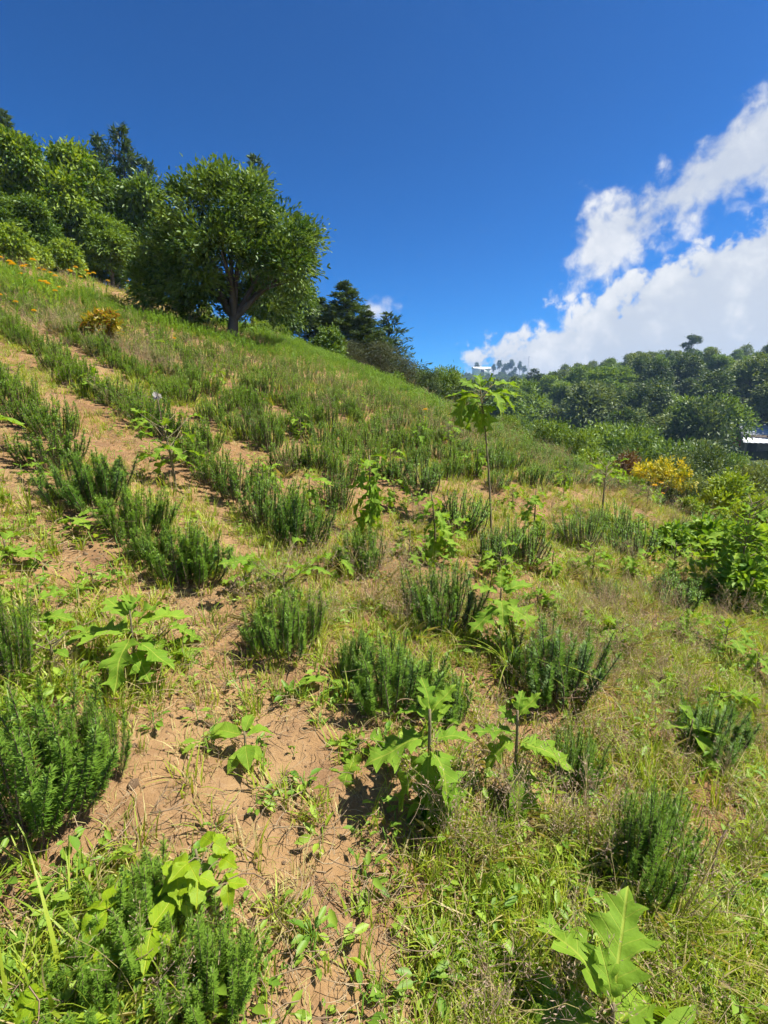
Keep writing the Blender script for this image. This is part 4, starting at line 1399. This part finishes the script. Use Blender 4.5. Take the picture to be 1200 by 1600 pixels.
LEAF = [leaf_mesh('lobed_leaf', LOBED, 400 + i, b, f, wv, M['nightshade'], wd) for i, (b, f, wv, wd) in enumerate(
    [(.6, .3, .10, 1.0), (1.0, .45, .11, .9), (.35, .2, .10, 1.1), (1.4, .5, .12, .85), (.8, .15, .13, 1.15),
     (1.1, .6, .16, .8), (.5, .4, .18, .95), (.9, .3, .15, .7), (1.7, .55, .14, 1.0)])]
BEANL = [leaf_mesh('bean_leaf', OVAL, 420 + i, b, f, .04, M['bean'], wd, .05) for i, (b, f, wd) in enumerate([(.4, .2, 1.0), (.9, .35, .9), (.2, .1, 1.05)])]
OVALL = [leaf_mesh('oval_leaf', OVAL, 430 + i, b, f, .05, M['nightshade'], wd, .1) for i, (b, f, wd) in enumerate([(.5, .3, .75), (1.0, .4, .8), (.3, .2, .85)])]


def orient(az_deg, pitch_deg, roll_deg):
    return (Matrix.Rotation(R(az_deg - 90), 4, 'Z') @ Matrix.Rotation(R(pitch_deg), 4, 'X') @ Matrix.Rotation(R(roll_deg), 4, 'Y')).to_euler()


def leafy_plant(name, x, y, stem_h, leaf_list, label, cat='plant', group=None, meshes=LEAF, lean=(0, 0), stem_r=.005, seed=0, branches=0, stem_mat='nightshade_stem'):
    """leaf_list: (height fraction, azimuth, pitch, length m [, which mesh])"""
    rng = np.random.RandomState(seed + 900)
    e = bpy.data.objects.new(name, None)
    COL.objects.link(e)
    e.location = (x, y, float(H(x, y)) - .01)
    e.empty_display_size = .1
    tagged(e, label, cat, group)
    a = Acc()
    topp = np.array([lean[0], lean[1], stem_h])
    sp = bez(np.array([0, 0, -.02]), np.array([lean[0] * .2 + rng.normal(0, .02) * stem_h, lean[1] * .2, stem_h * .5]), topp, 9)
    tube(a, sp, np.linspace(stem_r * 1.3, stem_r * .6, 9), 6)
    origins = []
    for item in leaf_list:
        f = min(item[0], 1.0) * 8
        i0 = min(int(f), 7)
        o = sp[i0] * (1 - (f - i0)) + sp[i0 + 1] * (f - i0)
        if branches and rng.rand() < .7:
            L = branches * rng.uniform(.4, 1.0)
            an = R(item[1] + rng.normal(0, 20))
            en = o + np.array([math.cos(an) * L, math.sin(an) * L, L * rng.uniform(.4, 1.0)])
            tube(a, bez(o, o + (en - o) * .6 - np.array([0, 0, .1 * L]), en, 4), np.linspace(stem_r * .6, stem_r * .35, 4), 4)
            o = en
        origins.append(o)
    mobj('stem', a.mesh('stem', M[stem_mat], True), e)
    for item, o in zip(leaf_list, origins):
        me = meshes[item[4]] if len(item) > 4 else meshes[rng.randint(len(meshes))]
        s = item[3] * rng.uniform(.72, .95) / 1.16
        mobj('leaf', me, e, o, orient(item[1], item[2], rng.normal(0, 12)), s)
    return e


def rnd_leaves(seed, n, lo, hi, L, pitch=(-35, 20), f0=.25):
    rng = np.random.RandomState(seed)
    out = []
    for i in range(n):
        f = f0 + (1 - f0) * (i + .5) / n
        out.append((f, i * 137.5 + rng.normal(0, 25), rng.uniform(*pitch) + (25 if f > .85 else 0), L * rng.uniform(lo, hi) * (1.0 if f < .8 else .7)))
    return out


def lp(px, py, hpx, lv, label, meshes=LEAF, lean=(0, 0), r=.005, seed=0, branches=0, name='lobed_leaf_plant', cat='plant', group='lobed leaf plants'):
    p, t = gnd(px, py)
    leafy_plant(name, p[0], p[1], hpx * t / F_PX, lv, label, cat, group, meshes, lean, r, seed, branches)
    return t


# the large ones in front, leaf by leaf
lp(215, 1062, 118, [(.80, 25, 12, 0.29, 0), (.72, 165, -2, 0.28, 2), (.70, -88, -22, 0.31, 0), (.6, -15, -20, 0.22, 2), (.55, 195, -25, 0.23, 1), (.85, 60, 25, 0.20, 4),
                    (.95, 120, 45, 0.14, 1), (.98, 70, 60, 0.10, 3), (.5, -45, -30, 0.18, 2), (.9, 150, 25, 0.17, 2)],
   'broad lobed leaf plant above the largest left rosemary bush', seed=1)
lp(668, 1275, 190, [(.98, 100, 60, .13, 1), (.95, 40, 35, .14, 2), (.92, 160, 20, .15, 1), (.78, 190, -15, .24, 2), (.74, 10, 5, .20, 0), (.70, -60, -25, .22, 1), (.62, 200, -45, .23, 0),
                    (.60, -30, -35, .22, 4), (.52, -95, -60, .26, 3), (.48, -70, -62, .26, 1), (.45, -20, -50, .22, 3), (.36, -115, -65, .24, 3), (.85, 75, 20, .18, 4), (.66, 120, -5, .18, 2), (.4, -60, -70, .25, 3), (.3, -85, -60, .22, 1), (.55, -140, -55, .22, 3), (.68, -100, -40, .2, 1)],
   'ragged plant with hanging lobed leaves in the lower middle', r=.007, seed=2)
lp(800, 1255, 165, [(.98, 60, 55, .12, 1), (.92, 30, 40, .15, 2), (.78, 180, 8, .22, 2), (.72, 200, -18, .2, 1), (.70, -15, -10, .24, 0), (.62, 15, -12, .22, 1), (.58, -92, -55, .30, 0), (.48, -80, -60, .2, 3), (.85, 130, 30, .12, 2)],
   'lobed leaf plant with one long leaf hanging straight down', r=.006, seed=3)
lp(778, 1015, 105, [(.95, 80, 45, .14, 2), (.9, 20, 20, .22, 0), (.9, 160, 15, .22, 2), (.78, -40, -10, .26, 4), (.75, 215, -20, .25, 2), (.85, -95, -20, .2, 1), (.7, 100, 5, .2, 0), (.97, 10, 50, .15, 1), (.6, 0, -20, .2, 4)],
   'light green plant with broad leaves above the arching grass', seed=4)
lp(578, 845, 135, rnd_leaves(5, 17, .8, 1.2, .25, (-60, -10), .35), 'stack of drooping lobed leaves in the centre of the slope', r=.008, seed=5)
lp(680, 880, 115, rnd_leaves(6, 18, .7, 1.15, .24, (-65, 0), .15), 'drooping lobed leaf plant right of the bare path', r=.007, seed=6, lean=(-.04, 0))
lp(768, 845, 228, [(.99, 90, 55, 0.24, 1), (.98, 20, 10, 0.33, 0), (.97, 170, -5, 0.33, 2), (.96, -60, -25, 0.30, 1), (.94, 210, -45, 0.34, 3), (.93, -20, -15, 0.33, 1), (.9, 190, -55, 0.30, 3), (.9, 60, 10, 0.27, 4),
                   (.88, -110, -55, 0.28, 1), (.99, 140, 35, 0.22, 2), (.97, -5, 15, 0.37, 0), (.86, 230, -60, 0.24, 3), (.98, -100, 5, 0.27, 2), (.95, 30, -20, 0.33, 1), (.95, 150, -20, 0.33, 3), (.93, -140, -40, 0.30, 1), (.99, 60, 40, 0.26, 4), (.97, 185, 5, 0.28, 0), (.92, -45, -50, 0.28, 3)],
   'tall thin sapling with a tuft of lobed leaves on top', r=.0075, seed=7, lean=(-.13, .05), branches=.10, name='sapling', cat='sapling')
lp(275, 765, 105, rnd_leaves(8, 26, .7, 1.1, .20, (-35, 25), .35), 'pale bushy lobed leaf plant beside the second rosemary row', r=.008, seed=8, branches=.16, lean=(-.06, 0))
lp(940, 815, 88, rnd_leaves(9, 14, .7, 1.1, .24, (-25, 25), .7), 'thin dark stemmed sapling with sparse leaves on the right', r=.009, seed=9, branches=.18, name='sapling', cat='sapling')
lp(832, 850, 85, rnd_leaves(10, 14, .8, 1.2, .22, (-55, 10), .4), 'lobed leaf plant between the two saplings', seed=10, r=.007)
lp(1150, 945, 165, rnd_leaves(11, 80, .6, 1.15, .27, (-40, 30), .06), 'large leafy clump of lobed leaves at the right edge', r=.008, seed=11, branches=.17)
lp(1195, 950, 120, rnd_leaves(12, 26, .7, 1.2, .26, (-30, 30), .15), 'leafy plant cut by the right edge beside the large clump', r=.009, seed=12, branches=.22)
lp(1050, 905, 60, rnd_leaves(13, 20, .7, 1.2, .22, (-25, 25), .2), 'low leafy clump left of the large right clump', r=.007, seed=13, branches=.16)
lp(945, 1680, 150, [(.72, 170, -8, 0.31, 4), (.92, 120, 30, 0.29, 1), (.95, 60, 30, 0.27, 2), (.8, -20, -15, 0.33, 4), (.7, 30, -5, 0.29, 1), (.98, 100, 60, 0.15, 1), (.66, 205, -12, 0.29, 2), (.6, -60, -20, 0.29, 0)],
   'close plant with very large leaves at the bottom right', r=.007, seed=14)
lp(385, 1195, 62, [(.9, 165, 5, .17, 0), (.85, 30, 12, .14, 1), (.7, -70, -15, .13, 2), (.95, 80, 40, .1, 1), (.6, -120, -20, .12, 0), (.6, -25, -10, .11, 1)],
   'small plant with smooth oval leaves on the bare soil', meshes=OVALL, seed=15)
lp(445, 945, 58, rnd_leaves(16, 13, .7, 1.1, .2, (-15, 25), .4), 'flat spreading leafy plant behind the dark rosemary bush', seed=16, branches=.16)
lp(385, 925, 40, rnd_leaves(26, 7, .7, 1.1, .19, (-15, 25), .4), 'small leafy plant right of the rosemary at the left row end', seed=26, branches=.08)
lp(1075, 1175, 60, [(.8, -10, -10, .22, 0), (.7, -60, -30, .22, 1), (.8, 170, 0, .17, 0), (.95, 110, 50, .12, 1), (.7, 30, -5, .2, 1)], 'plant with long pointed leaves near the right edge', meshes=OVALL, seed=17)
lp(1130, 1025, 52, rnd_leaves(18, 16, .7, 1.15, .18, (-25, 20), .3), 'low lobed leaf plant in the grass near the right edge', seed=18, branches=.14)
lp(-15, 700, 50, [(.9, 0, 5, .32, 0), (.8, -60, -15, .25, 2), (.9, 60, 25, .2, 1)], 'lobed leaf reaching in at the left edge beside the row', seed=19)
lp(12, 880, 40, rnd_leaves(20, 8, .7, 1.1, .19, (-20, 20), .4), 'leafy plant cut by the left edge on bare soil', seed=20)
lp(122, 832, 30, [(.9, -40, -5, .2, 2), (.8, 150, 0, .16, 1), (.9, 40, 20, .14, 0), (.6, -110, -10, .14, 2)], 'small flat lobed plant on soil left of the row', seed=21)
lp(485, 795, 62, rnd_leaves(22, 9, .7, 1.1, .2, (-45, 15), .4), 'lobed leaf plant at the lower end of the second row', seed=22)
lp(862, 905, 48, rnd_leaves(23, 9, .7, 1.1, .18, (-35, 20), .4), 'small lobed leaf plant behind the light green plant', seed=23)
lp(146, 925, 36, rnd_leaves(24, 6, .7, 1.1, .13, (-15, 20), .3), 'small weed plant above the broad lobed leaf plant', seed=24)
lp(-8, 1112, 20, [(.9, 5, -5, .17, 2), (.9, 60, 10, .15, 0)], 'single leaf reaching in at the left edge over the largest bush', meshes=OVALL, seed=25)
lp(85, 1045, 50, rnd_leaves(27, 12, .7, 1.1, .09, (-10, 30), .2), 'small pale weed left of the broad lobed leaf plant', meshes=OVALL, seed=27, branches=.08)
lp(60, 760, 45, rnd_leaves(28, 10, .6, 1.0, .12, (-10, 30), .2), 'yellowish weed at the left below the row', seed=28, branches=.08)
lp(515, 1075, 22, [(.9, 200, 10, .16, 0), (.8, -30, 5, .1, 1)], 'pale single leaf weed left of the middle rosemary bush', meshes=OVALL, seed=29)
lp(900, 835, 45, rnd_leaves(30, 10, .7, 1.1, .16, (-20, 25), .3), 'yellowing weed left of the thin sapling', seed=30, branches=.1)
lp(1010, 800, 40, rnd_leaves(31, 10, .7, 1.1, .2, (-20, 25), .3), 'leafy weed at the edge of the pinkish grass', seed=31, branches=.1)

for i, (px, py, hp, n, where) in enumerate([(745, 745, 45, 8, 'behind the tall sapling'), (655, 705, 40, 8, 'up the slope left of the sapling top'), (615, 800, 50, 8, 'right of the leaf stack'),
        (880, 775, 45, 9, 'between the saplings, high on the slope'), (965, 770, 45, 9, 'behind the thin sapling'), (985, 905, 45, 8, 'in the grass under the thin sapling'),
        (560, 655, 35, 7, 'in the middle of the upper rows'), (470, 690, 38, 7, 'above the second row end'), (240, 560, 34, 7, 'right of the orange shrub'),
        (340, 600, 32, 6, 'far below the field tree'), (925, 905, 48, 8, 'above the yellow green grass'), (1060, 1000, 45, 9, 'left of the low plant by the right edge'),
        (700, 860, 50, 9, 'left of the sapling foot'), (640, 880, 45, 8, 'on the path beside the middle bush'), (800, 800, 40, 8, 'right of the sapling stem'),
        (1180, 1060, 45, 9, 'at the right edge in the grass'), (520, 900, 35, 7, 'right of the spreading plant'), (250, 1010, 30, 5, 'right behind the broad lobed plant'), (610, 745, 42, 9, 'above the leaf stack to the right'),
        (700, 700, 36, 8, 'left of the sapling crown on the rows'), (780, 905, 42, 9, 'right below the sapling foot'), (840, 950, 38, 8, 'above the dense right rosemary'),
        (905, 985, 34, 7, 'right of the dense right rosemary'), (970, 1010, 36, 8, 'in the pinkish grass, centre right'), (1030, 1080, 36, 8, 'above the pointed leaf plant'),
        (420, 760, 34, 7, 'among the second row bushes'), (400, 640, 30, 7, 'in the upper rows below the tree'), (150, 620, 32, 7, 'in the left rows below the orange shrub'),
        (40, 980, 30, 6, 'at the left edge above the small bush'), (560, 1180, 24, 5, 'at the left foot of the ragged plant'), (1110, 905, 50, 12, 'in front of the large right clump'),
        (1000, 850, 44, 10, 'right of the thin sapling foot'), (1120, 1110, 34, 7, 'below the low plant by the right edge')]):
    lp(px, py, hp, rnd_leaves(600 + i, n + 4, .6, 1.1, .21, (-45, 20), .3), 'small lobed leaf plant %s' % where, seed=600 + i, branches=.06)

# bean plants: three leaflets on each stalk
def bean(px, py, hpx, n, L, label, seed):
    p, t = gnd(px, py)
    rng = np.random.RandomState(seed)
    e = bpy.data.objects.new('bean_plant', None)
    COL.objects.link(e)
    e.location = p - np.array([0, 0, .01])
    tagged(e, label, 'plant', 'bean plants')
    a = Acc()
    h = hpx * t / F_PX
    lv = []
    tube(a, bez(np.zeros(3), np.array([.01, 0, h * .5]), np.array([rng.normal(0, .02), rng.normal(0, .02), h]), 6), .003, 5)
    for i in range(n):
        z = h * (.35 + .6 * (i + .5) / n)
        an = i * 137.5 + rng.normal(0, 20)
        d = np.array([math.cos(R(an)), math.sin(R(an)), .55])
        en = np.array([0.005, 0, z]) + d * L * rng.uniform(.5, 1.1)
        tube(a, [(0.005, 0, z), tuple((np.array([0.005, 0, z]) + en) / 2 + np.array([0, 0, .008])), tuple(en)], .0014, 4)
        for q in (-75, 0, 75):
            lv.append((en, an + q, rng.uniform(-30, 15), L * rng.uniform(.8, 1.1)))
    mobj('stem', a.mesh('stem', M['nightshade_stem'], True), e)
    for en, az_, pt, l_ in lv:
        mobj('leaf', BEANL[rng.randint(3)], e, en, orient(az_, pt, rng.normal(0, 15)), l_)


bean(318, 1432, 125, 8, .055, 'yellow green bean plant, tallest of the three at bottom left', 61)
bean(195, 1500, 95, 2, .075, 'bean seedling with two upright leaves between the bushes', 62)
bean(105, 1610, 70, 5, .065, 'bean plant half cut off at the bottom left edge', 63)

# orange and yellow leaved shrub in the upper left
cp, ct = gnd(165, 548)
crng = np.random.RandomState(71)
ca, cl = Acc(), Acc()
for q in range(26):
    an = crng.rand() * 6.28
    hh = crng.uniform(.25, .52)
    en = np.array([math.cos(an) * .24 * crng.rand() ** .5, math.sin(an) * .24 * crng.rand() ** .5, hh])
    tube(ca, bez(np.zeros(3), en * .5 + np.array([0, 0, .05]), en, 5), np.linspace(.006, .002, 5), 4)
    n = 16
    dv = sphere_dirs(crng, n) + np.array([0, 0, .5])
    tone = np.clip(np.full(n, hh * 1.5) + crng.normal(0, .2, n), 0, 1)
    leaves(cl, en + crng.normal(size=(n, 3)) * .025, dv, np.array([0, 0, 1.]) + crng.normal(size=(n, 3)) * .4, crng.uniform(.08, .15, n), .035, tone, curl=.15)
cro = bpy.data.objects.new('croton_shrub', None)
COL.objects.link(cro)
cro.location = cp
cro.scale = (.95 * ct / 7.2,) * 3
tagged(cro, 'small shrub with orange and yellow leaves on the upper left slope', 'shrub')
mobj('stems', ca.mesh('stems', M['rosemary_stem']), cro)
mobj('foliage', cl.mesh('foliage', M['croton']), cro)

# marigolds
def marigold_meshes():
    a, b = Acc(), Acc()
    tube(a, bez(np.zeros(3), np.array([.02, 0, .2]), np.array([0, .02, .38]), 6), .004, 5)
    rng = np.random.RandomState(5)
    n = 16
    hz = rng.uniform(.04, .32, n)
    an = rng.rand(n) * 6.28
    leaves(a, np.stack([hz * 0, hz * 0, hz], -1), np.stack([np.cos(an), np.sin(an), np.full(n, .6)], -1), np.tile([0, 0, 1.], (n, 1)), .09, .02, np.full(n, .4))
    for ring, (L, up, k) in enumerate([(.040, .15, 14), (.032, .6, 12), (.022, 1.4, 9)]):
        an = np.arange(k) * 6.283 / k + ring
        leaves(b, np.tile([0, .02, .385], (k, 1)), np.stack([np.cos(an), np.sin(an), np.full(k, up)], -1), np.tile([0, 0, 1.], (k, 1)), L, .016, rng.rand(k), kind='oval')
    return a.mesh('marigold_stem', M['weed']), b.mesh('marigold_flower', M['petal'])


MS, MF = marigold_meshes()
mr = np.random.RandomState(9)
FL = [(70, 445), (75, 448), (122, 446), (118, 450), (135, 452), (140, 455), (92, 462), (40, 466), (42, 463), (80, 484), (88, 487), (100, 470), (150, 462), (165, 465), (28, 505),
      (58, 518), (2, 503), (3, 436), (200, 470), (60, 452), (106, 456), (144, 458), (130, 460), (36, 470), (18, 460), (270, 556), (210, 470), (85, 490), (95, 480), (65, 470), (48, 440),
      (660, 678), (668, 682), (1020, 790), (1032, 791), (1026, 786)]
for px, py in FL:
    p, t = gnd(px + mr.normal(0, 1), py + 8, 26)
    e = bpy.data.objects.new('marigold', None)
    COL.objects.link(e)
    e.location = p - np.array([0, 0, .03])
    e.rotation_euler = (mr.normal(0, .1), mr.normal(0, .1), mr.rand() * 6.28)
    s = mr.uniform(.8, 1.3) * (1.6 if t > 9 else 1.0)
    e.scale = (s,) * 3
    left = px < 300
    tagged(e, ('orange yellow marigold above the orange shrub' if px > 95 else 'orange yellow marigold left of the orange shrub, high on the slope' if py < 475 else 'orange yellow marigold left of the orange shrub, lower on the slope') if left else ('yellow flower among the rosemary in the middle of the slope' if px < 800 else 'orange flower in the pinkish grass on the right'),
           'flower', 'marigolds of the upper left slope' if left else ('yellow flowers of the middle slope' if px < 800 else 'orange flowers in the pinkish grass'))
    mobj('stem', MS, e)
    mobj('flower_head', MF, e)

# arching grass clump beside the light green plant, other bladed clumps
def blade_thing(px, py, n, h, wdt, lean, label, seed):
    p, t = gnd(px, py)
    o = mobj('grass_clump', blade_clump(seed, n, h, .05, wdt, lean, M['grass'], tint=(.35, .2), seg=7), loc=p - np.array([0, 0, .01]))
    tagged(o, label, 'grass clump')


blade_thing(800, 1050, 34, .36, .010, 1.25, 'clump of broad arching grass blades left of the dense rosemary', 501)
blade_thing(700, 1240, 14, .2, .008, .9, 'grass clump at the foot of the ragged leaf plant', 502)
blade_thing(60, 1590, 26, .30, .008, 1.0, 'broad bladed grass clump in the bottom left corner', 503)
blade_thing(720, 1480, 16, .16, .007, .8, 'green grass clump on the soil at the bottom middle', 504)

# dry grey seed head above the pale bushy plant, bent dry stalk at the right
p, t = gnd(255, 690)
sa, sb = Acc(), Acc()
tube(sa, bez(np.zeros(3), np.array([.01, 0, .2]), np.array([-.02, 0, .38]), 6), .004, 5)
n = 60
u = sphere_dirs(np.random.RandomState(3), n)
leaves(sb, np.tile([-.02, 0, .38], (n, 1)), u + np.array([0, 0, .3]), u[:, [1, 2, 0]], .045, .012, np.random.RandomState(4).rand(n), kind='rhomb')
sh = bpy.data.objects.new('dry_seed_stalk', None)
COL.objects.link(sh)
sh.location = p
tagged(sh, 'dry stalk with a pale grey seed head above the bushy plant', 'dry stalk')
mobj('stem', sa.mesh('stem', M['rosemary_stem']), sh)
mobj('seed_head', sb.mesh('seed_head', M['seed_head']), sh)

p, t = gnd(1108, 1405)
ba, bb = Acc(), Acc()
tube(ba, bez(np.zeros(3), np.array([.02, .06, .24]), np.array([.16, .10, .19]), 9), np.linspace(.0035, .002, 9), 5)
n = 46
f = np.linspace(.62, 1, n)[:, None]
bp = (1 - f) ** 2 * 0 + 2 * f * (1 - f) * np.array([.02, .06, .24]) + f * f * np.array([.16, .10, .19])
leaves(bb, bp, np.array([.6, .2, .1]) + np.random.RandomState(2).normal(size=(n, 3)) * .35, np.tile([0, 0, 1.], (n, 1)), .014, .005, np.full(n, .5), kind='rhomb')
bs = bpy.data.objects.new('bent_seed_stalk', None)
COL.objects.link(bs)
bs.location = p
tagged(bs, 'bent dark grass stalk arching right over bare soil near the right edge', 'dry stalk')
mobj('stem', ba.mesh('stem', M['rosemary_stem']), bs)
mobj('seed_head', bb.mesh('seed_head', M['grass']), bs)

# ------------------------------------------------------------------ haze over the valley
HAZE = 0.00045
hm, hk = new_mat('haze')
pv = hk.n('ShaderNodeVolumePrincipled')
pv.inputs['Color'].default_value = rgb(.42, .66, 1.0)
pv.inputs['Density'].default_value = HAZE
pv.inputs['Anisotropy'].default_value = 0.3
ho = hk.n('ShaderNodeOutputMaterial')
hm.node_tree.links.new(pv.outputs[0], ho.inputs['Volume'])
hb = Acc()
box(hb, -430, 710, -50, 910, float(GZ.min()) - 1.0, float(GZ.max()) + 24)
print('terrain', GZ.min(), GZ.max())
haze = mobj('haze', hb.mesh('haze', hm))
tagged(haze, 'thin blue haze in the air over the valley', kind='stuff')
